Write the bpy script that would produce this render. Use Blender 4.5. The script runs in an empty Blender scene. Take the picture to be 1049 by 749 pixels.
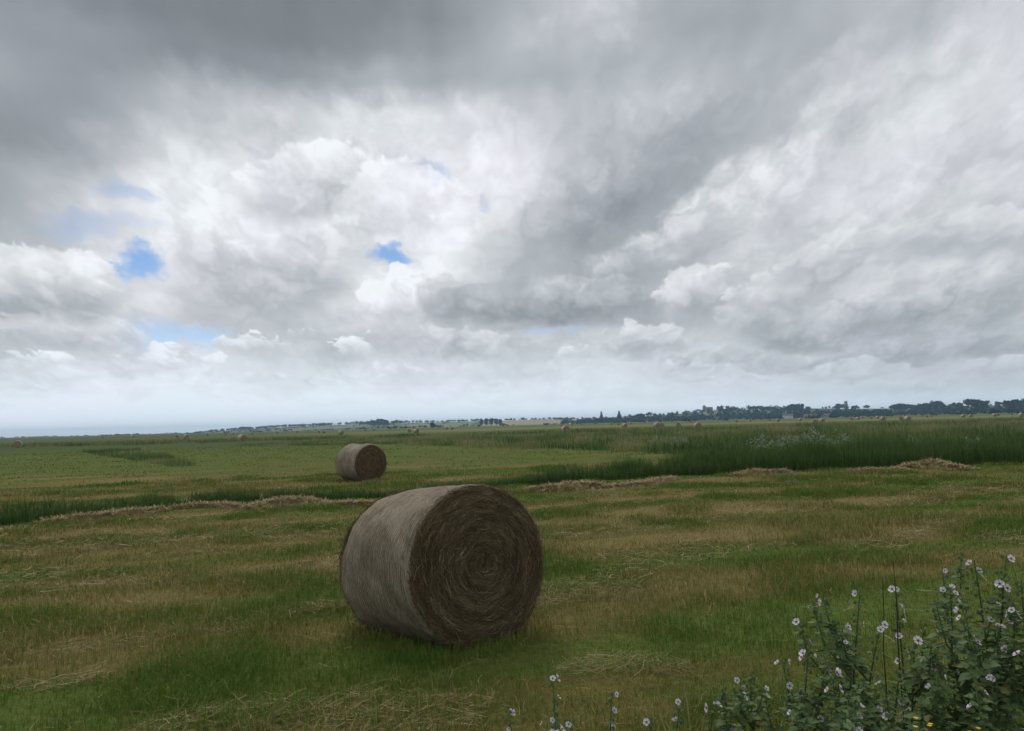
import bpy, math, random
import numpy as np
from mathutils import Vector, Matrix

random.seed(7)
RNG = np.random.default_rng(7)
scene = bpy.context.scene
COL = scene.collection
PI = math.pi

# ------------------------------------------------------------------ camera
PW, PH, F = 1049.0, 749.0, 770.0          # photograph frame and focal length in its pixels
CAM_H = 1.71
PITCH, ROLL = math.radians(4.48), math.radians(1.47)
fw = Vector((0, math.cos(PITCH), math.sin(PITCH)))
u0 = Vector((0, -math.sin(PITCH), math.cos(PITCH)))
xr = Vector((1, 0, 0))
rt = xr * math.cos(ROLL) - u0 * math.sin(ROLL)
up = xr * math.sin(ROLL) + u0 * math.cos(ROLL)
camd = bpy.data.cameras.new('camera')
cam = bpy.data.objects.new('camera', camd)
COL.objects.link(cam)
cam.matrix_world = Matrix(((rt.x, up.x, -fw.x, 0), (rt.y, up.y, -fw.y, 0), (rt.z, up.z, -fw.z, CAM_H), (0, 0, 0, 1)))
camd.sensor_fit = 'HORIZONTAL'
camd.sensor_width = 36.0
camd.lens = 36.0 * F / PW
camd.clip_start = 0.05
camd.clip_end = 30000
scene.camera = cam

def pdir(x, y):
    return fw * F + rt * (x - PW / 2) - up * (y - PH / 2)
def at(x, y, Y):
    """the point seen at photo position (x, y) whose distance along +Y is Y"""
    d = pdir(x, y)
    return Vector((0, 0, CAM_H)) + d * (Y / d.y)
def gnd(x, y, z=0.0):
    d = pdir(x, y)
    t = (z - CAM_H) / d.z
    return Vector((0, 0, CAM_H)) + d * t
def hor(x):
    """photo row of the true horizon at column x"""
    a = pdir(x, 0); b = pdir(x, 700)
    t = a.z / (a.z - b.z)
    return 700 * t

# ------------------------------------------------------------------ objects
def link(name, me, mats=(), parent=None):
    o = bpy.data.objects.new(name, me)
    COL.objects.link(o)
    if me is not None:
        for m in (mats if isinstance(mats, (list, tuple)) else [mats]):
            me.materials.append(m)
    if parent is not None:
        o.parent = parent
    return o
def tag(o, label=None, cat=None, group=None, kind=None):
    if label: o['label'] = label
    if cat: o['category'] = cat
    if group: o['group'] = group
    if kind: o['kind'] = kind
    return o
def empty(name, loc, rz=0.0):
    o = bpy.data.objects.new(name, None)
    o.empty_display_size = 0.1
    COL.objects.link(o)
    o.location = loc
    o.rotation_euler = (0, 0, rz)
    return o
def mesh_np(name, v, tris, mat_index=None, attrs=None, smooth=False, quads=None):
    v = np.asarray(v, np.float32).reshape(-1, 3)
    parts = []
    tot, sizes = [], []
    if tris is not None and len(tris):
        t = np.asarray(tris, np.int32); tot.append(t.ravel()); sizes.append(np.full(len(t), 3, np.int32))
    if quads is not None and len(quads):
        q = np.asarray(quads, np.int32); tot.append(q.ravel()); sizes.append(np.full(len(q), 4, np.int32))
    loops = np.concatenate(tot); sizes = np.concatenate(sizes)
    me = bpy.data.meshes.new(name)
    me.vertices.add(len(v)); me.vertices.foreach_set('co', v.ravel())
    me.loops.add(len(loops)); me.loops.foreach_set('vertex_index', loops)
    me.polygons.add(len(sizes))
    me.polygons.foreach_set('loop_start', np.concatenate([[0], np.cumsum(sizes)[:-1]]).astype(np.int32))
    if mat_index is not None:
        me.polygons.foreach_set('material_index', np.asarray(mat_index, np.int32))
    me.polygons.foreach_set('use_smooth', np.full(len(sizes), smooth, bool))
    for k, a in (attrs or {}).items():
        at_ = me.attributes.new(k, 'FLOAT', 'POINT')
        at_.data.foreach_set('value', np.asarray(a, np.float32).ravel())
    me.update(calc_edges=True)
    me.validate()
    return me

class MB:
    """collects verts / faces / per-vertex tint and material slots for one mesh"""
    def __init__(s):
        s.v = []; s.t = []; s.q = []; s.tint = []; s.mt = []; s.mq = []; s.n = 0
    def add(s, v, tris=None, quads=None, tint=0.5, mat=0):
        v = np.asarray(v, float).reshape(-1, 3)
        if tris is not None and len(tris):
            t = np.asarray(tris, int) + s.n; s.t.append(t); s.mt.append(np.full(len(t), mat))
        if quads is not None and len(quads):
            q = np.asarray(quads, int) + s.n; s.q.append(q); s.mq.append(np.full(len(q), mat))
        s.v.append(v); s.tint.append(np.broadcast_to(np.asarray(tint, float), (len(v),)))
        s.n += len(v)
    def build(s, name, mats, parent=None, smooth=False):
        me = mesh_np(name, np.concatenate(s.v), np.concatenate(s.t) if s.t else None,
                     np.concatenate(s.mt + s.mq), {'tint': np.concatenate(s.tint)}, smooth,
                     np.concatenate(s.q) if s.q else None)
        return link(name, me, mats, parent)
    def box(s, c, d, tint=0.5, mat=0, rz=0.0):
        c = np.asarray(c, float); d = np.asarray(d, float) / 2
        v = np.array([[x, y, z] for z in (-1, 1) for y in (-1, 1) for x in (-1, 1)], float) * d
        ca, sa = math.cos(rz), math.sin(rz)
        v = np.stack([v[:, 0] * ca - v[:, 1] * sa, v[:, 0] * sa + v[:, 1] * ca, v[:, 2]], 1) + c
        s.add(v, quads=[(0, 2, 3, 1), (4, 5, 7, 6), (0, 1, 5, 4), (2, 6, 7, 3), (0, 4, 6, 2), (1, 3, 7, 5)], tint=tint, mat=mat)
    def tube(s, pts, rad, seg=6, tint=0.5, mat=0, cap=True):
        pts = np.asarray(pts, float); rad = np.broadcast_to(np.asarray(rad, float), (len(pts),))
        d = np.gradient(pts, axis=0); d /= np.linalg.norm(d, axis=1)[:, None] + 1e-9
        ref = np.array([1.0, 0, 0]) if abs(d[0][0]) < 0.8 else np.array([0, 1.0, 0])
        a = np.cross(d, ref); a /= np.linalg.norm(a, axis=1)[:, None] + 1e-9
        b = np.cross(d, a)
        th = np.arange(seg) * 2 * PI / seg
        v = pts[:, None, :] + rad[:, None, None] * (np.cos(th)[None, :, None] * a[:, None, :] + np.sin(th)[None, :, None] * b[:, None, :])
        q = []
        for i in range(len(pts) - 1):
            for j in range(seg):
                k = (j + 1) % seg
                q.append((i * seg + j, i * seg + k, (i + 1) * seg + k, (i + 1) * seg + j))
        v = v.reshape(-1, 3)
        tr = []
        if cap:
            n = len(v); v = np.vstack([v, pts[-1:] + d[-1:] * rad[-1] * 0.5])
            for j in range(seg): tr.append(((len(pts) - 1) * seg + j, (len(pts) - 1) * seg + (j + 1) % seg, n))
        s.add(v, tris=tr, quads=q, tint=tint, mat=mat)

# ------------------------------------------------------------------ numpy noise
def _hash(ix, iy, seed):
    h = (ix.astype(np.int64) * 374761393 + iy.astype(np.int64) * 668265263 + seed * 974711) & 0xffffffff
    h = ((h ^ (h >> 13)) * 1274126177) & 0xffffffff
    return ((h ^ (h >> 16)) & 0xffffff) / float(0xffffff)
def vnoise(x, y, seed=0):
    x = np.asarray(x, float); y = np.asarray(y, float)
    ix = np.floor(x); iy = np.floor(y); fx = x - ix; fy = y - iy
    fx = fx * fx * (3 - 2 * fx); fy = fy * fy * (3 - 2 * fy)
    a = _hash(ix, iy, seed); b = _hash(ix + 1, iy, seed); c = _hash(ix, iy + 1, seed); d = _hash(ix + 1, iy + 1, seed)
    return (a * (1 - fx) + b * fx) * (1 - fy) + (c * (1 - fx) + d * fx) * fy
def fbm(x, y, seed=0, oct=4):
    s = 0.0; a = 0.5; t = 0.0
    for o in range(oct):
        s = s + a * vnoise(x * 2 ** o, y * 2 ** o, seed + o * 17); t += a; a *= 0.5
    return s / t
def sstep(a, b, x):
    t = np.clip((x - a) / (b - a), 0, 1)
    return t * t * (3 - 2 * t)

# ------------------------------------------------------------------ node helpers
class NT:
    def __init__(s, tree):
        s.t = tree; s.t.nodes.clear()
    def n(s, typ, **kw):
        nd = s.t.nodes.new(typ)
        for k, v in kw.items(): setattr(nd, k, v)
        return nd
    def put(s, sock, val):
        if hasattr(val, 'is_output'): s.t.links.new(val, sock)
        elif val is not None: sock.default_value = val
    def m(s, op, a, b=None, c=None, clamp=False):
        nd = s.n('ShaderNodeMath', operation=op, use_clamp=clamp)
        s.put(nd.inputs[0], a)
        if b is not None: s.put(nd.inputs[1], b)
        if c is not None: s.put(nd.inputs[2], c)
        return nd.outputs[0]
    def vm(s, op, a, b=None, out=0, scale=None):
        nd = s.n('ShaderNodeVectorMath', operation=op)
        s.put(nd.inputs[0], a)
        if b is not None: s.put(nd.inputs[1], b)
        if scale is not None: s.put(nd.inputs['Scale'], scale)
        return nd.outputs['Value'] if out == 'v' else nd.outputs[0]
    def comb(s, x, y, z=0.0):
        nd = s.n('ShaderNodeCombineXYZ')
        for i, v in enumerate((x, y, z)): s.put(nd.inputs[i], v)
        return nd.outputs[0]
    def sep(s, v):
        nd = s.n('ShaderNodeSeparateXYZ'); s.put(nd.inputs[0], v)
        return nd.outputs[0], nd.outputs[1], nd.outputs[2]
    def noise(s, vec, scale=1.0, detail=4.0, rough=0.55, dist=0.0, dim='3D', w=None, col=False):
        nd = s.n('ShaderNodeTexNoise', noise_dimensions=dim)
        s.put(nd.inputs['Vector'], vec); nd.inputs['Scale'].default_value = scale
        nd.inputs['Detail'].default_value = detail; nd.inputs['Roughness'].default_value = rough
        nd.inputs['Distortion'].default_value = dist
        if w is not None: s.put(nd.inputs['W'], w)
        return nd.outputs['Color'] if col else nd.outputs['Fac']
    def mr(s, v, a, b, c=0.0, d=1.0, smooth=True, clamp=True):
        nd = s.n('ShaderNodeMapRange', interpolation_type='SMOOTHSTEP' if smooth else 'LINEAR')
        if not smooth: nd.clamp = clamp
        s.put(nd.inputs[0], v)
        for i, q in enumerate((a, b, c, d)): s.put(nd.inputs[i + 1], q)
        return nd.outputs[0]
    def mix(s, f, a, b, mode='MIX'):
        nd = s.n('ShaderNodeMix', data_type='RGBA', blend_type=mode)
        s.put(nd.inputs[0], f); s.put(nd.inputs[6], a if not isinstance(a, tuple) else (*a, 1)[:4])
        s.put(nd.inputs[7], b if not isinstance(b, tuple) else (*b, 1)[:4])
        return nd.outputs[2]
    def fmix(s, f, a, b):
        nd = s.n('ShaderNodeMix', data_type='FLOAT')
        s.put(nd.inputs[0], f); s.put(nd.inputs[2], a); s.put(nd.inputs[3], b)
        return nd.outputs[0]
    def ramp(s, f, stops, interp='LINEAR'):
        nd = s.n('ShaderNodeValToRGB'); cr = nd.color_ramp; cr.interpolation = interp
        while len(cr.elements) < len(stops): cr.elements.new(0.5)
        for e, (p, c) in zip(cr.elements, stops):
            e.position = p
        for e, (p, c) in zip(cr.elements, stops):
            e.color = (c, c, c, 1) if not isinstance(c, tuple) else (*c, 1)
        s.put(nd.inputs[0], f)
        return nd.outputs[0]
    def attr(s, name):
        nd = s.n('ShaderNodeAttribute', attribute_name=name)
        return nd.outputs['Fac']

def new_mat(name):
    m = bpy.data.materials.new(name); m.use_nodes = True
    return m, NT(m.node_tree)
def finish(nt, color, rough=0.9, bump=None, bump_d=0.01, spec=0.15, transl=0.0):
    out = nt.n('ShaderNodeOutputMaterial')
    p = nt.n('ShaderNodeBsdfPrincipled')
    nt.put(p.inputs['Base Color'], color if not isinstance(color, tuple) else (*color, 1))
    nt.put(p.inputs['Roughness'], rough)
    p.inputs['Specular IOR Level'].default_value = spec
    if bump is not None:
        b = nt.n('ShaderNodeBump'); b.inputs['Strength'].default_value = 1.0
        b.inputs['Distance'].default_value = bump_d
        nt.put(b.inputs['Height'], bump); nt.put(p.inputs['Normal'], b.outputs[0])
    sh = p.outputs[0]
    if transl > 0:
        tr = nt.n('ShaderNodeBsdfTranslucent'); nt.put(tr.inputs['Color'], color if not isinstance(color, tuple) else (*color, 1))
        mx = nt.n('ShaderNodeMixShader'); mx.inputs[0].default_value = transl
        nt.t.links.new(sh, mx.inputs[1]); nt.t.links.new(tr.outputs[0], mx.inputs[2]); sh = mx.outputs[0]
    nt.t.links.new(sh, out.inputs['Surface'])
# ------------------------------------------------------------------ sky: Nishita blue behind a cloud deck
SUN_EL, SUN_AZ = math.radians(48), math.radians(-14)       # azimuth from +Y towards +X
world = bpy.data.worlds.new('World'); scene.world = world
world.use_nodes = True
W = NT(world.node_tree)
# cloud deck: how much light comes through it, read off the photograph on a coarse lattice (display level),
# columns every 75 px, rows as listed; resampled to azimuth / elevation below
ROWY = [0, 30, 60, 90, 135, 180, 225, 270, 305, 325, 350, 375, 400, 430]
DECK = [
 [150,140,132,130,129,131,142,170,203,172,164,172,178,186,206],
 [153,148,138,132,131,137,150,178,190,166,172,166,174,186,208],
 [160,158,145,137,135,146,156,166,170,170,184,174,184,206,214],
 [158,154,166,170,164,186,170,172,178,186,186,178,204,200,216],
 [146,162,205,215,222,228,233,216,190,198,186,182,222,224,214],
 [148,168,226,230,212,206,230,226,194,162,174,222,222,204,192],
 [188,222,232,215,194,214,232,214,176,158,190,210,190,200,190],
 [182,190,230,212,190,222,238,202,162,166,200,196,194,206,194],
 [176,184,208,194,178,222,202,186,164,172,200,196,184,192,190],
 [178,194,206,178,182,214,186,182,164,166,188,184,184,180,180],
 [194,190,214,206,190,190,192,188,206,203,192,178,174,172,170],
 [206,212,222,216,212,206,208,208,212,210,200,195,190,186,184],
 [218,222,223,222,221,220,218,217,214,211,208,205,202,200,198],
 [234,236,236,236,236,235,234,232,230,226,223,220,217,215,213]]
DECK = np.array(DECK, float)
def deck_at(x, y):
    x = min(max(x / 75.0, 0), 13.999); y = min(max(y, 0), 429.9)
    j = max(i for i in range(len(ROWY)) if ROWY[i] <= y)
    fy = (y - ROWY[j]) / (ROWY[j + 1] - ROWY[j]); i = int(x); fx = x - i
    return (DECK[j, i] * (1 - fx) + DECK[j, i + 1] * fx) * (1 - fy) + (DECK[j + 1, i] * (1 - fx) + DECK[j + 1, i + 1] * fx) * fy
AZM = math.radians(36.0)
ELS = [math.radians(e) for e in (0.3, 2.0, 4.0, 6.0, 7.7, 9.6, 12.5, 15.6, 19.0, 22.3, 25.4, 27.8, 30.0, 32.0)]
def proj(az, el):
    d = Vector((math.sin(az) * math.cos(el), math.cos(az) * math.cos(el), math.sin(el)))
    k = d.dot(fw)
    return PW / 2 + F * d.dot(rt) / k, PH / 2 - F * d.dot(up) / k

tc = W.n('ShaderNodeTexCoord')
D = tc.outputs['Generated']
dx, dy, dz = W.sep(D)
az = W.m('ARCTAN2', dx, dy)
el = W.m('ARCSINE', dz)
elp = W.m('MAXIMUM', el, 0.0)
# cloud-deck coordinates: nearly square on the sky dome, finer towards the horizon
lat = W.m('ADD', elp, 0.16)
U = W.m('DIVIDE', az, W.m('ADD', W.m('MULTIPLY', elp, 0.45), 0.32))
V = W.m('MULTIPLY', W.m('LOGARITHM', lat, math.e), 1.15)
Q = W.comb(U, V, 0.0)
def n2(off, sc, det=4.0, ro=0.5, col=False, typ=None, dist=0.0):
    nd = W.n('ShaderNodeTexNoise', noise_dimensions='2D')
    if typ: nd.noise_type = typ
    W.put(nd.inputs['Vector'], W.vm('ADD', Q, (off[0], off[1], 0.0)) if off else Q)
    nd.inputs['Scale'].default_value = sc; nd.inputs['Detail'].default_value = det
    nd.inputs['Roughness'].default_value = ro; nd.inputs['Distortion'].default_value = dist
    return nd.outputs['Color'] if col else nd.outputs['Fac']
wx, wy, wz = W.sep(n2(None, 2.6, 5.0, 0.52, True))
fx_, fy_, fz_ = W.sep(n2((7.3, 2.1), 13.0, 4.0, 0.55, True))
wamp = W.mr(elp, 0.0, 0.30, 0.018, 0.085, smooth=False)
azw = W.m('MULTIPLY_ADD', W.m('SUBTRACT', wx, 0.5), W.m('MULTIPLY', wamp, 0.7), az)
azw = W.m('MULTIPLY_ADD', W.m('SUBTRACT', fx_, 0.5), W.m('MULTIPLY', wamp, 0.32), azw)
elw = W.m('MULTIPLY_ADD', W.m('SUBTRACT', wy, 0.5), W.m('MULTIPLY', wamp, 0.8), el)
elw = W.m('MULTIPLY_ADD', W.m('SUBTRACT', fy_, 0.5), W.m('MULTIPLY', wamp, 0.30), elw)
# mirrored round the compass
azn = W.m('DIVIDE', W.m('PINGPONG', W.m('ADD', azw, AZM + 8 * AZM), 2 * AZM), 2 * AZM)
# elevation to row index by a piecewise line
idx = W.ramp(W.m('DIVIDE', W.m('MAXIMUM', elw, 0.0), ELS[-1] * 1.02),
             [(e / (ELS[-1] * 1.02), i / (len(ELS) - 1)) for i, e in enumerate(ELS)])
idx = W.m('MULTIPLY', idx, float(len(ELS) - 1))
NC = 29
acc = None
for i, e in enumerate(ELS):
    stops = []
    for c in range(NC):
        a = -AZM + 2 * AZM * c / (NC - 1)
        x, y = proj(a, e)
        stops.append((c / (NC - 1), deck_at(x, y) / 255.0))
    row = W.ramp(azn, stops, 'CARDINAL')
    wgt = W.m('SUBTRACT', 1.0, W.m('ABSOLUTE', W.m('SUBTRACT', idx, float(i))), clamp=True)
    wgt = W.m('MULTIPLY', W.m('MULTIPLY', wgt, wgt), W.m('SUBTRACT', 3.0, W.m('MULTIPLY', wgt, 2.0)))
    acc = W.m('MULTIPLY', row, wgt) if acc is None else W.m('MULTIPLY_ADD', row, wgt, acc)
level = acc
# overhead, out of the picture, the deck is brightened to light the ground
level = W.m('MULTIPLY_ADD', W.mr(el, 0.56, 0.85, 0.0, 1.0), W.m('SUBTRACT', 0.84, level), level)
# billows: rounded heads, finer towards the horizon
Qp = W.comb(W.m('MULTIPLY_ADD', W.m('SUBTRACT', fx_, 0.5), 0.13, W.m('MULTIPLY_ADD', wx, 0.15, U)),
            W.m('MULTIPLY_ADD', W.m('SUBTRACT', fy_, 0.5), 0.13, W.m('MULTIPLY_ADD', wz, 0.15, V)))
def vor2(vec, sc, det=2.0):
    nd = W.n('ShaderNodeTexVoronoi', feature='F1', voronoi_dimensions='2D')
    W.put(nd.inputs['Vector'], vec); nd.inputs['Scale'].default_value = sc
    nd.inputs['Detail'].default_value = det; nd.inputs['Roughness'].default_value = 0.55
    return nd.outputs['Distance']
v0 = vor2(Qp, 8.5, 2.5)
puff = W.m('SUBTRACT', 0.42, v0)                     # > 0 on a head, < 0 in the folds
soft = W.m('SUBTRACT', n2((11, 5), 3.4, 4.0, 0.5), 0.5)
brt = W.mr(level, 0.60, 0.84, 0.05, 1.0)
bamp = W.mr(elp, 0.015, 0.12, 0.3, 1.0)
bil = W.m('MULTIPLY_ADD', soft, 0.10, W.m('MULTIPLY', puff, W.m('MULTIPLY', brt, 0.07)))
bil = W.m('MULTIPLY_ADD', W.m('SUBTRACT', fz_, 0.5), W.m('MULTIPLY', brt, 0.05), bil)
level = W.m('MULTIPLY_ADD', bil, bamp, level)
# single cumulus masses, far ones first: (x, y, half width, half height, slant in degrees, level on top, level at the base, opacity)
def px_azel(x, y):
    d = pdir(x, y).normalized()
    return math.atan2(d.x, d.y), math.asin(d.z)
PXR = 1.0 / F
azp = W.m('MULTIPLY_ADD', W.m('SUBTRACT', fx_, 0.5), 0.030, W.m('MULTIPLY_ADD', W.m('SUBTRACT', wx, 0.5), 0.075, az))
elq = W.m('MULTIPLY_ADD', W.m('SUBTRACT', fz_, 0.5), 0.026, W.m('MULTIPLY_ADD', W.m('SUBTRACT', wy, 0.5), 0.050, el))
P3 = W.comb(azp, elq, 1.0)
def local(x, y, rx, ry, slant):
    a0, e0 = px_azel(x, y); t = math.radians(slant); c, s_ = math.cos(t), math.sin(t); rx *= PXR; ry *= PXR
    u = W.vm('DOT_PRODUCT', P3, (c / rx, s_ / rx, -(a0 * c + e0 * s_) / rx), out='v')
    v = W.vm('DOT_PRODUCT', P3, (-s_ / ry, c / ry, -(-a0 * s_ + e0 * c) / ry), out='v')
    return v, W.m('MULTIPLY_ADD', u, u, W.m('MULTIPLY', v, v))
# gaps in the deck: (x, y, half width, half height, slant, openness)
GAPS = [(143,270,22,18,-30,1.0),(400,261,36,13,0,1.0),(441,178,30,9,0,.42),(486,208,10,10,0,.30),(174,344,66,17,0,.85),(120,198,34,10,0,.45),(90,232,60,12,0,.36),(565,338,36,6,0,.40)]
hole = None
for (x, y, rx, ry, sl, op) in GAPS:
    v, r2 = local(x, y, rx, ry, sl)
    h = W.mr(W.m('MULTIPLY_ADD', puff, -0.5, r2), 0.42 if op > .9 else 0.0, 1.35, op, 0.0)
    hole = h if hole is None else W.m('MAXIMUM', hole, h)
CLOUDS = [
 (500,388,40,7,0,.85,.81,.5),(30,392,60,8,0,.86,.83,.5),(740,392,70,8,0,.80,.76,.5),(960,395,90,9,0,.79,.75,.5),(330,392,50,7,0,.86,.83,.4),
 (128,377,28,10,0,.87,.80,.9),(165,368,34,18,0,.93,.81,1),(217,374,16,13,0,.90,.80,.9),(362,364,32,15,0,.89,.76,1),(600,362,34,14,0,.86,.77,.9),
 (70,346,85,26,0,.86,.74,.9),(262,354,40,14,0,.88,.77,.9),(470,356,80,20,0,.82,.72,.9),(665,350,64,24,0,.83,.71,.95),(770,372,120,14,0,.77,.70,.8),
 (965,356,120,20,0,.76,.66,.9),(845,338,100,24,0,.78,.65,.9),
 (36,292,96,48,0,.92,.67,1),(384,318,40,32,0,.95,.80,1),(410,296,30,34,0,.97,.86,1),(462,312,44,36,0,.83,.67,1),
 (560,312,150,34,0,.76,.62,1),(715,300,62,34,15,.86,.70,1),(790,312,72,38,10,.84,.69,1),(965,305,120,44,5,.82,.68,1),
 (266,264,100,80,8,.95,.71,1),(315,190,84,44,10,.95,.74,.9),(400,212,74,50,0,.97,.86,.8),
 (860,270,66,36,10,.86,.72,1),(990,236,76,30,0,.87,.72,.9),(870,140,150,50,26,.87,.77,.6,1.1),(770,200,120,46,24,.92,.80,.8,.75),(680,258,100,36,16,.83,.69,.9,.7),
 (630,190,215,66,29,.78,.60,.95,1.0),(930,225,130,38,14,.86,.74,.7,.8),(560,34,50,26,0,.84,.70,.5,1.2),(630,50,44,30,40,.82,.68,.5,1.2),(668,112,60,26,15,.80,.68,.45,1.0),(870,66,80,30,20,.84,.74,.5,1.2),(105,150,70,34,20,.78,.66,.4,1.2),
 (20,374,56,13,0,.89,.80,.8),(300,346,28,11,0,.88,.79,.8),(410,383,38,9,0,.87,.81,.7),(540,380,32,9,0,.86,.80,.7),(690,382,46,11,0,.84,.77,.7),(860,378,64,11,0,.81,.74,.7),(270,386,38,8,0,.88,.82,.7),(1020,380,54,13,0,.81,.73,.7)]
for (x, y, rx, ry, sl, lt, lb_, op, *so) in CLOUDS:
    v, r2 = local(x, y, rx, ry, sl)
    k = min(1.1, 34.0 / (0.5 * (rx * .5 + ry)) * 0.42)
    e = W.m('MULTIPLY_ADD', puff, k, W.m('SUBTRACT', 1.0, r2))
    # crisp above, dissolving towards its base
    msk = W.m('MULTIPLY', W.mr(e, 0.0, W.mr(v, -0.5, 0.7, 0.75 if not so else 1.3, so[0] if so else (0.20 if ry < 60 else 0.35)), 0.0, op), W.mr(v, -1.05, -0.35, 0.0, 1.0))
    sh = W.m('MULTIPLY_ADD', puff, 0.10, W.mr(v, -0.75, 0.85, lb_, lt))
    level = W.fmix(msk, level, W.m('MULTIPLY_ADD', soft, 0.07, sh))
    if y < 372 and x < 640: hole = W.m('MULTIPLY', hole, W.m('SUBTRACT', 1.0, W.m('MULTIPLY', msk, 0.85)))
level = W.m('ADD', level, W.mr(el, 0.02, 0.30, 0.035, 0.012))
level = W.m('ADD', level, W.mr(el, 0.0, 0.035, 0.055, 0.0))
level = W.m('MULTIPLY_ADD', level, 1.14, -0.072)
level = W.m('MINIMUM', W.m('MAXIMUM', level, 0.3), 0.975)
# display level to light, with the deck's blue-grey
lin = W.m('POWER', level, 2.25)
tint = W.mix(W.mr(level, 0.5, 0.93, 0.0, 1.0), (0.885, 1.0, 1.09), (0.96, 1.0, 1.04))
tint = W.mix(W.mr(el, 0.0, 0.16, 1.0, 0.0), tint, (0.89, 1.0, 1.085))
# patches of the deck pass from neutral to faintly violet
tint = W.mix(W.mr(wz, 0.40, 0.66, 0.0, 1.0), tint, W.mix(1.0, tint, (1.02, 0.992, 1.015), 'MULTIPLY'))
cloud = W.vm('SCALE', tint, scale=lin)
sky = W.n('ShaderNodeTexSky', sky_type='NISHITA')
sky.sun_disc = False; sky.sun_elevation = SUN_EL; sky.sun_rotation = SUN_AZ
sky.air_density = 0.75; sky.dust_density = 0.0; sky.ozone_density = 2.6
bg1 = W.n('ShaderNodeBackground'); W.put(bg1.inputs[0], sky.outputs[0]); bg1.inputs[1].default_value = 0.105
bg2 = W.n('ShaderNodeBackground'); W.put(bg2.inputs[0], cloud); bg2.inputs[1].default_value = 1.0
mx = W.n('ShaderNodeMixShader'); W.put(mx.inputs[0], hole)
W.t.links.new(bg2.outputs[0], mx.inputs[1]); W.t.links.new(bg1.outputs[0], mx.inputs[2])
wo = W.n('ShaderNodeOutputWorld'); W.t.links.new(mx.outputs[0], wo.inputs['Surface'])

sund = bpy.data.lights.new('sun', 'SUN'); sund.energy = 1.5; sund.angle = math.radians(18); sund.color = (1.0, 0.95, 0.88)
sun = bpy.data.objects.new('sun', sund); COL.objects.link(sun)
sdir = Vector((math.sin(SUN_AZ) * math.cos(SUN_EL), math.cos(SUN_AZ) * math.cos(SUN_EL), math.sin(SUN_EL)))
sun.rotation_euler = (-sdir).to_track_quat('-Z', 'Y').to_euler()
sun.location = (0, 0, 60)
scene.view_settings.view_transform = 'Standard'; scene.view_settings.look = 'None'
scene.view_settings.exposure = 0.0; scene.view_settings.gamma = 1.0
scene.view_settings.use_curve_mapping = False
# ------------------------------------------------------------------ terrain
DITCH_PX = [(-260,575),(-100,551),(0,538),(60,533),(100,529),(200,518),(270,513),(350,510),(450,503),(520,498),(600,492),(690,487),(800,483),(930,479),(1049,474),(1200,467),(1400,458)]
DITCH = np.array([[gnd(x, y).x, gnd(x, y).y] for x, y in DITCH_PX])
def poly_dist(px, py, P):
    """distance to a polyline, signed by side (positive beyond it), with arc position"""
    px = np.asarray(px, float); py = np.asarray(py, float)
    best = np.full(px.shape, 1e9); sgn = np.zeros(px.shape); arc = np.zeros(px.shape); s0 = 0.0
    for i in range(len(P) - 1):
        a, b = P[i], P[i + 1]; e = b - a; L = np.hypot(*e)
        t = np.clip(((px - a[0]) * e[0] + (py - a[1]) * e[1]) / L ** 2, 0, 1)
        qx, qy = px - (a[0] + t * e[0]), py - (a[1] + t * e[1])
        d = np.hypot(qx, qy); m = d < best
        best = np.where(m, d, best); arc = np.where(m, s0 + t * L, arc)
        sgn = np.where(m, np.sign(e[0] * qy - e[1] * qx), sgn); s0 += L
    return best * sgn, arc
def poly_point(P, s):
    for i in range(len(P) - 1):
        L = np.hypot(*(P[i + 1] - P[i]))
        if s <= L or i == len(P) - 2: return P[i] + (P[i + 1] - P[i]) * s / L
        s -= L
def zg(x, y):
    x = np.asarray(x, float); y = np.asarray(y, float)
    r = np.hypot(x, y)
    fade = sstep(400, 60, r)
    z = (fbm(x * 0.45, y * 0.45, 3, 3) - 0.5) * 0.10 * fade + (fbm(x * 0.06, y * 0.06, 9, 2) - 0.5) * 0.16 * fade * sstep(6, 25, r)
    d, _ = poly_dist(x, y, DITCH)
    z = z - 0.28 * np.exp(-((d - 0.5) / 0.42) ** 2) * sstep(70, 40, r)
    z = z - 0.13 * np.exp(-(((x + 0.98) / 0.55) ** 2 + ((y - 7.1) / 0.55) ** 2))
    return z

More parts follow.
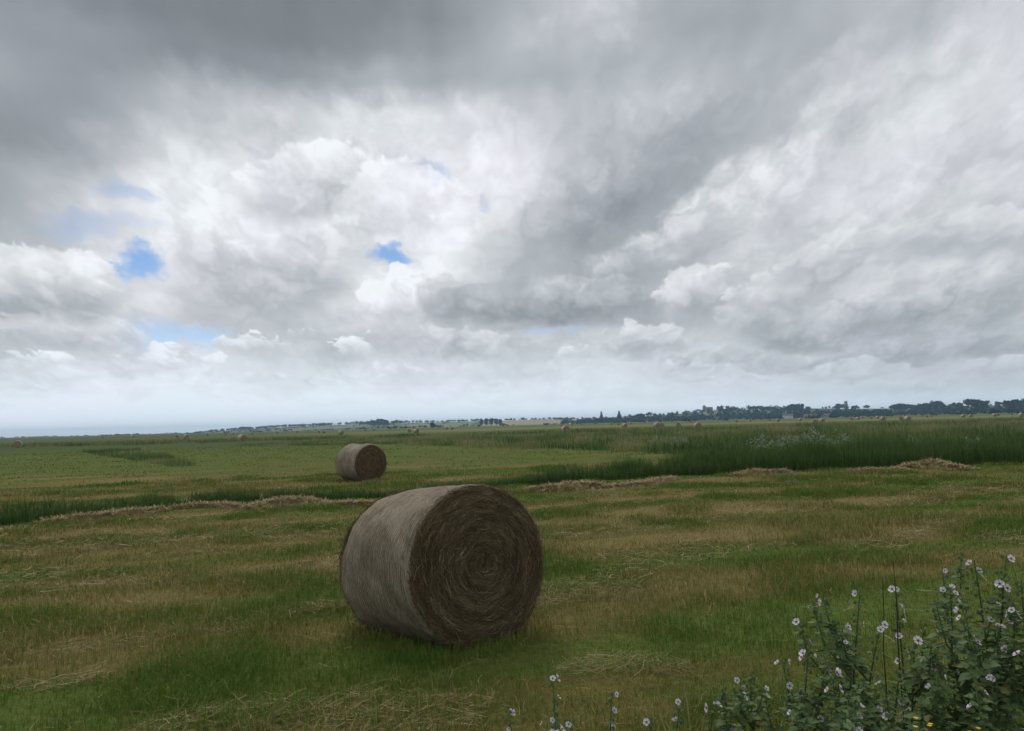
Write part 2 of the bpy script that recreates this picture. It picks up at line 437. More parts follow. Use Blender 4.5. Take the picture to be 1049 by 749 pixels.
ROW = math.radians(20)                       # mowing rows
def field_nodes(nt, pos, detail=True):
    """the mown field's own colour at a place: green regrowth, olive stubble, straw along the rows"""
    x, y, z = nt.sep(pos)
    big = nt.noise(pos, 0.06, 3.0, 0.5)
    wob = nt.m('MULTIPLY', nt.m('SUBTRACT', nt.noise(pos, 0.22, 2.0, 0.5), 0.5), 3.2)
    s = nt.m('ADD', nt.m('MULTIPLY', x, math.cos(ROW)), nt.m('MULTIPLY', y, math.sin(ROW)))
    t = nt.m('ADD', nt.m('ADD', nt.m('MULTIPLY', x, -math.sin(ROW)), nt.m('MULTIPLY', y, math.cos(ROW))), wob)
    row = nt.noise(nt.comb(nt.m('MULTIPLY', s, 0.14), t, 0.0), 0.62, 5.0, 0.62, dim='2D')
    pat = nt.noise(pos, 0.30, 4.0, 0.6)
    row = nt.m('MULTIPLY_ADD', nt.m('SINE', nt.m('MULTIPLY', t, 2 * PI / 2.9)), 0.085, row)      # swaths of the mower
    g = nt.m('ADD', nt.m('MULTIPLY', row, 0.62), nt.m('MULTIPLY', pat, 0.38))
    # how much straw: more beside the rows, more on the dry left
    f = nt.mr(g, 0.36, 0.62)
    dist = nt.m('SQRT', nt.m('ADD', nt.m('MULTIPLY', x, x), nt.m('MULTIPLY', y, y)))
    lush = nt.ramp(nt.m('DIVIDE', nt.m('ADD', nt.m('MULTIPLY', nt.m('SUBTRACT', big, 0.5), 16.0), y), 120.0),
                   [(0.0, 0.46), (0.035, 0.50), (0.06, 0.40), (0.09, 0.33), (0.14, 0.36), (0.2, 0.34), (0.3, 0.66), (0.38, 0.92), (0.58, 0.95), (0.72, 0.7), (1.0, 0.8)])
    f = nt.m('SUBTRACT', f, nt.m('MULTIPLY', nt.m('SUBTRACT', lush, 0.36), 0.9), clamp=True)
    col = nt.ramp(f, [(0.0, (0.125, 0.200, 0.034)), (0.3, (0.140, 0.172, 0.036)), (0.55, (0.175, 0.165, 0.042)), (0.8, (0.245, 0.208, 0.066)), (1.0, (0.31, 0.255, 0.098))])
    return col, f, x, y, big

def field_far(nt, col, x, y, big):
    """beyond the ditches: strips of meadow, hay stubble and rough grass"""
    n = nt.noise(nt.comb(nt.m('MULTIPLY', x, 0.006), nt.m('MULTIPLY', y, 0.022), 0.0), 1.0, 4.0, 0.6, dim='2D')
    strip = nt.ramp(nt.m('ADD', nt.m('DIVIDE', nt.m('LOGARITHM', nt.m('MAXIMUM', y, 1.0), 10.0), 4.0), nt.m('MULTIPLY', nt.m('SUBTRACT', n, 0.5), 0.10)),
        [(0.42, (0.135, 0.195, 0.042)), (0.47, (0.12, 0.18, 0.04)), (0.50, (0.075, 0.115, 0.028)), (0.545, (0.09, 0.12, 0.03)), (0.585, (0.10, 0.125, 0.038)),
         (0.61, (0.20, 0.20, 0.075)), (0.645, (0.16, 0.175, 0.06)), (0.67, (0.075, 0.10, 0.028)), (0.70, (0.15, 0.17, 0.055)), (0.725, (0.07, 0.095, 0.028)), (0.75, (0.17, 0.185, 0.06)), (0.78, (0.07, 0.09, 0.03)), (0.85, (0.05, 0.07, 0.03))])
    strip = nt.mix(nt.mr(nt.m('DIVIDE', x, nt.m('MAXIMUM', y, 1.0)), -0.45, -0.02, 0.75, 0.0), strip, (0.075, 0.098, 0.03))
    k = nt.mr(y, 55.0, 95.0)
    return nt.mix(k, col, strip)

m_ground, nt = new_mat('meadow_soil')
pos = nt.n('ShaderNodeNewGeometry').outputs['Position']
col, f, x, y, big = field_nodes(nt, pos)
col = nt.mix(0.35, col, (0.085, 0.066, 0.030))
col = field_far(nt, col, x, y, big)
fn = nt.noise(pos, 14.0, 5.0, 0.65)
col = nt.mix(nt.mr(fn, 0.3, 0.7, 0.0, 0.55), col, nt.mix(1.0, col, (0.55, 0.55, 0.5), 'MULTIPLY'))
finish(nt, col, 0.95, nt.m('ADD', nt.m('MULTIPLY', fn, 0.06), nt.m('MULTIPLY', nt.noise(pos, 2.2, 4.0), 0.10)), 1.0, 0.05)

gx = np.unique(np.concatenate([np.linspace(-6000, -300, 16), np.linspace(-300, -45, 26), np.linspace(-45, 45, 226), np.linspace(45, 300, 26), np.linspace(300, 6000, 16)]))
gy = np.unique(np.concatenate([np.linspace(-300, -10, 12), np.linspace(-10, 32, 141), np.linspace(32, 100, 60), np.linspace(100, 600, 30), np.linspace(600, 4200, 14)]))
GX, GY = np.meshgrid(gx, gy)
GZ = zg(GX, GY)
nx, ny = len(gx), len(gy)
ii = (np.arange(ny - 1)[:, None] * nx + np.arange(nx - 1)[None, :]).ravel()
ground = link('ground', mesh_np('ground', np.stack([GX, GY, GZ], -1).reshape(-1, 3), None, smooth=True,
              quads=np.stack([ii, ii + 1, ii + nx + 1, ii + nx], 1)), m_ground)
ground['kind'] = 'structure'

# ------------------------------------------------------------------ blades
def blades(x, y, z, head, h, w, lean, tint, bend=0.5):
    """N grass blades (5 vertices, 3 triangles each)"""
    n = len(x)
    dx, dy = np.cos(head), np.sin(head)
    sx, sy = -dy * w / 2, dx * w / 2
    v = np.zeros((n, 5, 3), np.float32); tn = np.zeros((n, 5), np.float32); hh = np.zeros((n, 5), np.float32)
    mx_, mz = h * 0.55 * np.sin(lean * bend), h * 0.55 * np.cos(lean * bend)
    tx, tz = mx_ + h * 0.45 * np.sin(lean * 1.6), mz + h * 0.45 * np.cos(np.minimum(lean * 1.6, 1.9))
    for k, (ox, oz, s) in enumerate(((0, 0, 1), (0, 0, -1), (mx_, mz, .8), (mx_, mz, -.8), (tx, tz, 0))):
        v[:, k, 0] = x + dx * ox + sx * s; v[:, k, 1] = y + dy * ox + sy * s; v[:, k, 2] = z + oz - (0.01 if k < 2 else 0)
        hh[:, k] = (0, 0, .55, .55, 1)[k]
    tn[:] = np.asarray(tint)[:, None]
    b = np.arange(n)[:, None] * 5
    t = np.concatenate([b + np.array([[0, 1, 3]]), b + np.array([[0, 3, 2]]), b + np.array([[2, 3, 4]])], 0)
    return v.reshape(-1, 3), t, tn.ravel(), hh.ravel()
def stuff_mesh(name, parts, mat, kind='stuff'):
    vs, ts, tn, hh, n = [], [], [], [], 0
    for v, t, a, h in parts:
        vs.append(v); ts.append(t + n); tn.append(a); hh.append(h); n += len(v)
    o = link(name, mesh_np(name, np.concatenate(vs), np.concatenate(ts), None, {'tint': np.concatenate(tn), 'hgt': np.concatenate(hh)}), mat)
    if kind: o['kind'] = kind
    return o

m_grass, nt = new_mat('meadow_grass')
pos = nt.n('ShaderNodeNewGeometry').outputs['Position']
col, f, x, y, big = field_nodes(nt, nt.vm('MULTIPLY', pos, (1.0, 1.0, 0.0)))
tn = nt.attr('tint'); hg = nt.attr('hgt')
f2 = nt.m('ADD', f, nt.m('MULTIPLY', nt.m('SUBTRACT', tn, 0.5), 1.3), clamp=True)
col = nt.ramp(f2, [(0.0, (0.104, 0.170, 0.026)), (0.35, (0.145, 0.186, 0.036)), (0.6, (0.195, 0.188, 0.050)), (0.85, (0.265, 0.225, 0.075)), (1.0, (0.36, 0.295, 0.13))])
finish(nt, col, 0.7, None, spec=0.12, transl=0.22)

m_reed, nt = new_mat('ditch_reed')
tn = nt.attr('tint'); hg = nt.attr('hgt')
col = nt.ramp(tn, [(0.0, (0.040, 0.082, 0.020)), (0.4, (0.078, 0.140, 0.034)), (0.7, (0.135, 0.195, 0.058)), (0.9, (0.20, 0.215, 0.085)), (1.0, (0.30, 0.26, 0.13))])
finish(nt, col, 0.65, None, spec=0.15, transl=0.2)

# mown grass: blades over everything a low eye can separate, sparser and wider with distance
def scatter_sector(n, r0, r1, half, p):
    u = RNG.random(n); q = 2 - p
    r = (r0 ** q + u * (r1 ** q - r0 ** q)) ** (1 / q)
    a = (RNG.random(n) * 2 - 1) * half
    return r * np.sin(a), r * np.cos(a), r
parts = []
for (n, r0, r1, p, hs) in ((430000, 2.9, 30.0, 1.3, 1.0), (90000, 26.0, 95.0, 1.2, 0.6)):
    x, y, r = scatter_sector(n, r0, r1, math.radians(43), p)
    clump = fbm(x * 0.9, y * 0.9, 21, 3); row = fbm((x * math.cos(ROW) + y * math.sin(ROW)) * 0.25, (-x * math.sin(ROW) + y * math.cos(ROW)) * 1.5, 31, 3)
    keep = RNG.random(n) < np.clip(0.55 + 1.5 * (clump - 0.35), 0.42, 1)
    d, _ = poly_dist(x, y, DITCH)
    keep &= ~((d > 0.1) & (d < 0.9))
    keep &= np.hypot(x + 0.75, y - 6.45) > 0.35
    x, y, r, clump, row = x[keep], y[keep], r[keep], clump[keep], row[keep]; n = len(x)
    h = (0.035 + 0.085 * sstep(0.45, 0.72, clump) + 0.03 * sstep(0.5, 0.7, row)) * (0.6 + 0.9 * RNG.random(n)) * hs
    w = np.maximum(0.0032, 0.00075 * r) * (0.7 + 0.6 * RNG.random(n))
    parts.append(blades(x, y, zg(x, y), RNG.random(n) * 2 * PI, h, w, 0.25 + 0.75 * RNG.random(n) ** 1.5, np.clip(RNG.normal(0.5 - 0.35 * (sstep(0.5, 0.75, clump)), 0.24, n), 0, 1)))
# longer unmown grass round the near plants and in loose tufts
n = 26000
x, y, r = scatter_sector(n, 2.6, 9.0, math.radians(42), 1.0)
tuft = fbm(x * 1.3, y * 1.3, 77, 3)
lim = 0.60 - 0.16 * sstep(6.2, 4.2, y) - 0.1 * sstep(0.3, 1.6, x) * sstep(5.4, 3.6, y)
k = tuft > lim
x, y, r = x[k], y[k], r[k]; n = len(x)
h = 0.09 + 0.15 * RNG.random(n) ** 2 + 0.07 * sstep(4.8, 3.4, y)
parts.append(blades(x, y, zg(x, y), RNG.random(n) * 2 * PI, h, 0.004 + 0.003 * RNG.random(n), 0.2 + 0.7 * RNG.random(n), np.clip(RNG.normal(0.4, 0.26, n), 0, 1)))
# a skirt of uncut blades round the foot of the near bale
n = 2200
a = RNG.random(n) * 2 * PI; rr = 0.15 + 0.75 * np.sqrt(RNG.random(n))
x = -0.62 + rr * np.cos(a); y = 6.42 + rr * np.sin(a) * 0.95
h = (0.05 + 0.08 * RNG.random(n))
parts.append(blades(x, y, zg(x, y), RNG.random(n) * 2 * PI, h, 0.0045 + 0.002 * RNG.random(n), 0.2 + 0.8 * RNG.random(n), np.clip(RNG.normal(0.5, 0.25, n), 0, 1)))
stuff_mesh('grass', parts, m_grass)

# reeds: the ditch line, then the tall bed on the right and the bed beyond the middle field
def in_poly(px, py, P):
    c = np.zeros(px.shape, bool); j = len(P) - 1
    for i in range(len(P)):
        xi, yi = P[i]; xj, yj = P[j]
        m = ((yi > py) != (yj > py)) & (px < (xj - xi) * (py - yi) / (yj - yi + 1e-12) + xi)
        c ^= m; j = i
    return c
def gp(*pts): return np.array([[gnd(a, b).x, gnd(a, b).y] for a, b in pts])
reeds = []
S = float(np.sum(np.hypot(*np.diff(DITCH, axis=0).T)))
n = 62000
s = RNG.random(n) * S
seg = np.cumsum(np.concatenate([[0], np.hypot(*np.diff(DITCH, axis=0).T)]))
i = np.clip(np.searchsorted(seg, s) - 1, 0, len(DITCH) - 2); t = ((s - seg[i]) / (seg[i + 1] - seg[i]))[:, None]
base = DITCH[i] * (1 - t) + DITCH[i + 1] * t; e = DITCH[i + 1] - DITCH[i]; e = e / np.hypot(e[:, 0], e[:, 1])[:, None]
px_ = 524 + base[:, 0] / base[:, 1] * 770
wid = np.interp(px_, [-100, 0, 250, 420, 560, 700, 1000], [1.1, 1.15, 1.0, 0.8, 0.9, 1.6, 2.6])
off = RNG.random(n) * wid
x = base[:, 0] - e[:, 1] * off; y = base[:, 1] + e[:, 0] * off
hh = np.interp(px_, [-100, 0, 60, 120, 200, 230, 330, 420, 520, 600, 650, 690, 730, 800], [.46, .50, .52, .42, .50, .52, .44, .40, .46, .56, .66, .64, .8, 1.0])
cl = fbm(x * 0.9, y * 0.9, 5, 3)
h = hh * (0.55 + 0.75 * cl) * (0.7 + 0.45 * RNG.random(n))
reeds.append(blades(x, y, zg(x, y), RNG.random(n) * 2 * PI, h, 0.010 + 0.008 * RNG.random(n), 0.10 + 0.5 * RNG.random(n) ** 2, np.clip(RNG.normal(0.30 + 0.25 * (cl - .5), 0.17, n), 0, 1)))
# beds: polygons on the ground, number, height, height wobble scale
BEDS = [
 (np.vstack([gp((690,488),(760,486),(880,482),(1049,476),(1250,466)), [[60, 45], [60, 62], [26, 62], [12.5, 40], [8.2, 33]]]), 84000, 1.06, 0.16, .016),
 (np.array([[8.2, 33], [12.5, 40], [26, 62], [75, 70], [90, 105], [20, 100], [-8.5, 92], [-11, 74], [-4, 60], [3.2, 50], [7, 41]]), 60000, 0.78, 0.10, .028),
 (np.array([[-46, 80], [-31, 58], [-17.5, 38.6], [-16.6, 39.6], [-28, 60], [-42, 84]]), 7000, 0.40, 0.3, .02),
 (np.array([[-34, 92], [-21, 112], [-8, 92], [-11, 74], [-14, 80], [-24, 84]]), 15000, 0.5, 0.1, .03),
 (np.array([[-100, 125], [-60, 118], [-32, 128], [30, 120], [120, 130], [130, 150], [0, 146], [-100, 150]]), 26000, 0.75, 0.05, .045),
]
for P, n, h0, sc, w0 in BEDS:
    lo, hi = P.min(0), P.max(0)
    m = int(n * 1.0)
    xs, ys = [], []
    while sum(map(len, xs)) < m:
        x = lo[0] + RNG.random(m) * (hi[0] - lo[0]); y = lo[1] + RNG.random(m) * (hi[1] - lo[1])
        k = in_poly(x, y, P) & (RNG.random(m) < np.clip(30.0 / np.maximum(y, 1), 0, 1)); xs.append(x[k]); ys.append(y[k])
    x = np.concatenate(xs)[:m]; y = np.concatenate(ys)[:m]
    cl = fbm(x * sc * 2.2, y * sc * 2.2, 13, 4)
    # edges thin down
    c2 = fbm(x * .8, y * .8, 19, 3)
    h = h0 * (0.50 + 0.50 * sstep(.36, .64, cl) + 1.2 * (c2 - .5)) * (0.66 + 0.5 * RNG.random(m))
    dd, _ = poly_dist(x, y, DITCH)
    if h0 > 1.0:
        h = h * (0.30 + 0.70 * sstep(0.2, 7.5, dd + 5.0 * (c2 - .5)))
        h = h * (0.42 + 0.62 * sstep(.36, .54, fbm(x * .11 + 5, y * .28, 37, 3)))
        k = dd > 0.3 + 2.6 * fbm(x * .5, y * .5, 23, 2) ** 2; x, y, h, c2, cl = x[k], y[k], h[k], c2[k], cl[k]; m = len(x)
    wv = w0 * (0.7 + 0.6 * RNG.random(m)); seed_ = RNG.random(m) < 0.035; h = np.where(seed_, h * 1.22, h)
    reeds.append(blades(x, y, zg(x, y), RNG.random(m) * 2 * PI, h, wv, 0.08 + 0.85 * RNG.random(m) ** 1.6, np.clip(RNG.normal(0.42 + 2.2 * (fbm(x * .28, y * .18, 91, 3) - .5) + 0.7 * (c2 - .5) + 0.16 * sstep(30, 70, y), 0.2, m) + seed_ * .5, 0, 1)))
stuff_mesh('reeds', reeds, m_reed)
# ------------------------------------------------------------------ hay bales
m_wrap, nt = new_mat('bale_net_wrap')
co = nt.n('ShaderNodeTexCoord').outputs['Object']
x, y, z = nt.sep(co)
ang = nt.m('ARCTAN2', y, nt.m('SUBTRACT', z, 0.62))
# the net: threads running round the bale and slanting cross threads
wob = nt.m('MULTIPLY', nt.noise(co, 5.0, 3.0), 0.05)
thr = nt.m('SINE', nt.m('MULTIPLY', nt.m('ADD', x, wob), 2 * PI / 0.030))
zig = nt.m('SINE', nt.m('ADD', nt.m('MULTIPLY', ang, 95.0), nt.m('MULTIPLY', nt.m('PINGPONG', x, 0.056), 95.0)))
st = nt.noise(nt.comb(nt.m('MULTIPLY', x, 60.0), nt.m('MULTIPLY', ang, 5.0), 0.0), 1.0, 5.0, 0.65, dim='2D')
blot = nt.mr(nt.noise(co, 3.0, 5.0, 0.62), 0.15, 0.85)
col = nt.ramp(nt.m('ADD', nt.m('MULTIPLY', st, 0.6), nt.m('MULTIPLY', blot, 0.4)), [(0.3, (0.10, 0.080, 0.052)), (0.5, (0.22, 0.185, 0.132)), (0.72, (0.35, 0.30, 0.225))])
net = nt.m('MULTIPLY', nt.m('ADD', nt.mr(thr, 0.45, 0.9), nt.m('MULTIPLY', nt.mr(zig, 0.6, 0.98), 0.18)), 0.8, clamp=True)
col = nt.mix(net, col, (0.375, 0.325, 0.25))
finish(nt, col, 0.85, nt.m('ADD', nt.m('MULTIPLY', st, 0.8), nt.m('MULTIPLY', net, 0.5)), 0.012, 0.1)

m_face, nt = new_mat('bale_hay')
co = nt.n('ShaderNodeTexCoord').outputs['Object']
x, y, z = nt.sep(co)
rz_ = nt.m('SUBTRACT', z, 0.62)
r = nt.m('SQRT', nt.m('ADD', nt.m('MULTIPLY', y, y), nt.m('MULTIPLY', rz_, rz_)))
ang = nt.m('ARCTAN2', y, rz_)
sp = nt.m('ADD', r, nt.m('MULTIPLY', nt.noise(co, 6.0, 4.0), 0.10))
rg = nt.noise(nt.comb(nt.m('MULTIPLY', sp, 46.0), nt.m('MULTIPLY', ang, 1.6), x), 1.0, 4.0, 0.65)
col = nt.ramp(rg, [(0.3, (0.052, 0.035, 0.019)), (0.5, (0.12, 0.083, 0.047)), (0.7, (0.20, 0.155, 0.095))])
finish(nt, col, 0.95, rg, 0.03, 0.05)

m_pale, nt = new_mat('sunlit_bale_wrap')
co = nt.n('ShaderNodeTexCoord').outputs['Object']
finish(nt, nt.mix(nt.noise(co, 6.0, 4.0), (0.34, 0.295, 0.205), (0.50, 0.445, 0.33)), 0.9)  # far wrap lightened in colour to stand for distant sunlight
m_sunface, nt = new_mat('sunlit_bale_hay')
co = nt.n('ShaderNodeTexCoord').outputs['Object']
finish(nt, nt.mix(nt.noise(co, 9.0, 4.0), (0.18, 0.135, 0.08), (0.31, 0.24, 0.15)), 0.95)  # far end hay lightened too, sun on the far field put into its colour
m_straw, nt = new_mat('loose_straw')
tn = nt.attr('tint')
col = nt.ramp(tn, [(0.0, (0.060, 0.042, 0.020)), (0.4, (0.155, 0.118, 0.055)), (0.75, (0.31, 0.24, 0.112)), (1.0, (0.48, 0.395, 0.22))])
finish(nt, col, 0.75, None, spec=0.15)

m_bstraw, nt = new_mat('bale_stems')
tn = nt.attr('tint')
finish(nt, nt.ramp(tn, [(0.0, (0.058, 0.041, 0.022)), (0.4, (0.150, 0.111, 0.061)), (0.75, (0.30, 0.230, 0.132)), (1.0, (0.48, 0.38, 0.25))]), 0.75, spec=0.12)

def strands(P, T, N, length, width, tint, curve=0.0):
    """ribbons: centre P, direction T, facing N (all n x 3), three cross sections each"""
    n = len(P)
    T = T / np.linalg.norm(T, axis=1)[:, None]
    Bn = np.cross(N, T); Bn /= np.linalg.norm(Bn, axis=1)[:, None] + 1e-9
    L = np.asarray(length)[:, None]; w = np.asarray(width)[:, None]; c = np.asarray(curve)
    c = np.broadcast_to(c, (n,))[:, None]
    v = np.zeros((n, 6, 3))
    for k, (s, q) in enumerate(((-.5, 1), (0, 0), (.5, 1))):
        ctr = P + T * L * s - (Bn * c * L) * q
        v[:, 2 * k] = ctr + Bn * w / 2; v[:, 2 * k + 1] = ctr - Bn * w / 2
    b = np.arange(n)[:, None] * 6
    q = np.concatenate([b + np.array([[0, 1, 3, 2]]), b + np.array([[2, 3, 5, 4]])], 0)
    return v.reshape(-1, 3), q, np.repeat(np.asarray(tint), 6)

def make_bale(R, Lb, seg, rings, nface, nwrap, nfringe, seed):
    """round bale lying on its side, axis along local X, resting at z = 0; returns wrap and two end meshes"""
    rg = np.random.default_rng(seed)
    R0 = R
    th = np.arange(seg) * 2 * PI / seg
    def surf(t, xx):
        rr = R0 + (fbm(np.cos(t) * 2.2 + 7 + xx * 2.0, np.sin(t) * 2.2 + seed, seed, 3) - 0.5) * 0.065 + (vnoise(xx * 14.0, t * 2.0, seed + 3) - 0.5) * 0.010
        e = np.clip((np.abs(xx) - (Lb / 2 - 0.07)) / 0.07, 0, 1)
        rr = rr - 0.045 * e ** 2.2
        py = np.sin(t) * rr; pz = np.cos(t) * rr * 0.985
        pz = np.maximum(pz, -R0 * 0.955 + 0.02 * np.abs(py))         # sits a little flat
        py = py * (1 + 0.02 * sstep(0.2, -R0, pz))
        return py, pz + R0 * 0.955
    # net wrap
    xs = np.concatenate([[-Lb / 2], np.linspace(-Lb / 2 + 0.02, Lb / 2 - 0.02, rings), [Lb / 2]])
    X, T = np.meshgrid(xs, th, indexing='ij')
    py, pz = surf(T, X)
    V = np.stack([X, py, pz], -1).reshape(-1, 3)
    i = (np.arange(len(xs) - 1)[:, None] * seg + np.arange(seg)[None, :]).ravel()
    j = (np.arange(len(xs) - 1)[:, None] * seg + (np.arange(seg)[None, :] + 1) % seg).ravel()
    wr = MB(); wr.add(V, quads=np.stack([i, i + seg, j + seg, j], 1), tint=0.5, mat=0)
    if nwrap:
        t = rg.random(nwrap) * 2 * PI; xx = (rg.random(nwrap) - 0.5) * (Lb - 0.03)
        py, pz = surf(t, xx)
        Nn = np.stack([np.zeros(nwrap), np.sin(t), np.cos(t)], 1)
        P = np.stack([xx, py, pz], 1) + Nn * (0.002 + 0.004 * rg.random(nwrap))[:, None]
        Tt = np.stack([rg.normal(0, 0.28, nwrap), np.cos(t), -np.sin(t)], 1)
        ln = 0.03 + 0.10 * rg.random(nwrap) ** 2
        v, q, tn = strands(P, Tt, Nn, ln, 0.0018 + 0.0022 * rg.random(nwrap), np.clip(rg.normal(0.62, 0.2, nwrap), 0, 1))
        # ribbons follow the round of the bale
        wr.add(v, quads=q, tint=tn, mat=1)
    ends = []
    for sgn in (1, -1):
        eb = MB(); nr = 26 if seg > 60 else 4
        prev = None; Vs = []; 
        for k in range(nr + 1):
            f = 1 - k / nr
            py, pz = surf(th, np.full(seg, sgn * Lb / 2))
            yy = py * f; zz = (pz - R0 * 0.955) * f + R0 * 0.955
            bul = 0.03 * (1 - f ** 2) + (fbm(yy * 7 + 3, zz * 7, seed + 5, 3) - 0.5) * 0.05 * min(1, (1 - f) * 6)
            Vs.append(np.stack([sgn * (Lb / 2 + bul), yy, zz], -1))
        Vs = np.concatenate(Vs)
        i = (np.arange(nr)[:, None] * seg + np.arange(seg)[None, :]).ravel(); j = (np.arange(nr)[:, None] * seg + (np.arange(seg)[None, :] + 1) % seg).ravel()
        q = np.stack([i, i + seg, j + seg, j], 1) if sgn < 0 else np.stack([i, j, j + seg, i + seg], 1)
        eb.add(Vs, quads=q, tint=0.3, mat=0)
        if nface:
            n = nface
            r = R0 * 0.97 * np.sqrt(rg.random(n)); t = rg.random(n) * 2 * PI
            yy = r * np.sin(t); zz = r * np.cos(t) * 0.985; zz = np.maximum(zz, -R0 * 0.94) + R0 * 0.955
            dirn = np.where(rg.random(n) < .82, rg.normal(0, 0.24, n), rg.normal(0, .8, n))
            Tt = np.stack([rg.normal(0, 0.16, n), np.cos(t + dirn), -np.sin(t + dirn)], 1)
            f = r / R0
            bul = 0.03 * (1 - f ** 2) + 0.012 + 0.022 * rg.random(n) ** 2
            P = np.stack([sgn * (Lb / 2 + bul), yy, zz], 1)
            Nn = np.tile([float(sgn), 0, 0], (n, 1)) + rg.normal(0, 0.35, (n, 3))
            ln = 0.05 + 0.16 * rg.random(n) ** 2
            lay = fbm(r * 44, t * 1.2, seed + 8, 2)
            v, q, tn = strands(P, Tt, Nn, ln, 0.0014 + 0.0018 * rg.random(n), np.clip(rg.normal(0.30 + 0.7 * (lay - 0.5), 0.17, n) + (rg.random(n) < 0.06) * 0.45, 0, 1), rg.normal(0.06, 0.10, n))
            eb.add(v, quads=q, tint=tn, mat=1)
            # ragged fringe at the rim and a few stems sticking out
            n = nfringe
            t = rg.random(n) * 2 * PI; py, pz = surf(t, np.full(n, sgn * (Lb / 2 - 0.01)))
            k = pz > 0.03; t = t[k]; py = py[k]; pz = pz[k]; n = len(t)
            P = np.stack([np.full(n, sgn * (Lb / 2 - 0.005)) + sgn * 0.02 * rg.random(n), py, pz], 1)
            Tt = np.stack([sgn * rg.random(n) * 0.6, np.cos(t) + rg.normal(0, .5, n) + np.sin(t) * 0.25, -np.sin(t) + rg.normal(0, .5, n) + np.cos(t) * 0.25], 1)
            v, q, tn = strands(P, Tt, np.stack([np.full(n, float(sgn)), np.sin(t), np.cos(t)], 1), 0.03 + 0.06 * rg.random(n), 0.0018 + 0.002 * rg.random(n), np.clip(rg.normal(0.45, 0.2, n), 0, 1), rg.normal(0, .1, n))
            eb.add(v, quads=q, tint=tn, mat=1)
        ends.append(eb)
    return wr, ends

def place_full_bale(foot, axis, R, Lb, detail, label, seed, group=None, tilt=0.0):
    root = empty('hay_bale', foot, math.atan2(axis[1], axis[0])); root.rotation_euler[1] = -tilt
    tag(root, label, 'hay bale', group)
    wr, ends = make_bale(R, Lb, *detail, seed)
    wr.build('net_wrap', [m_wrap, m_bstraw], root, True)
    for e in ends: e.build('end_face', [m_face, m_bstraw], root, False)
    return root
GRP = 'round hay bales lying on the mown marsh'
# near bale: its end looks towards the camera and to the right
yaw = math.radians(-52.5)                                      # outward direction of the visible end
ax = (math.cos(yaw), math.sin(yaw))
fc = gnd(499, 660)
R1, L1 = 0.655, 1.20
place_full_bale((fc.x - ax[0] * L1 / 2, fc.y - ax[1] * L1 / 2, float(zg(fc.x, fc.y)) - 0.10), ax, R1, L1, (200, 64, 17000, 4500, 1500),
                'largest and nearest round hay bale, pale net wrapped side and dark spiral end', 5, None, 0.11)
yaw2 = math.radians(-48); ax2 = (math.cos(yaw2), math.sin(yaw2))
f2 = gnd(380, 493)
place_full_bale((f2.x - ax2[0] * 0.6, f2.y - ax2[1] * 0.6, float(zg(f2.x, f2.y)) - 0.02), ax2, 0.625, 1.2, (96, 24, 2200, 0, 200),
                'second nearest round hay bale, alone in the field just past the reedy ditch', 11)

# far bales: one mesh body with the end faces as its second material
def far_bale_mesh(seed, seg=20):
    wr, ends = make_bale(0.625, 1.2, seg, 4, 0, 0, 0, seed)
    mb = MB(); mb.add(wr.v[0], quads=wr.q[0], mat=0)
    for e in ends: mb.add(e.v[0], quads=e.q[0], mat=1)
    return mb
fb_proto = []
for s in (1, 2, 3):
    mb = far_bale_mesh(s)
    me = mesh_np('hay_bale', np.concatenate(mb.v), None, np.concatenate(mb.mq), {'tint': np.concatenate(mb.tint)}, True, np.concatenate(mb.q))
    for m in (m_pale, m_sunface): me.materials.append(m)
    fb_proto.append(me)
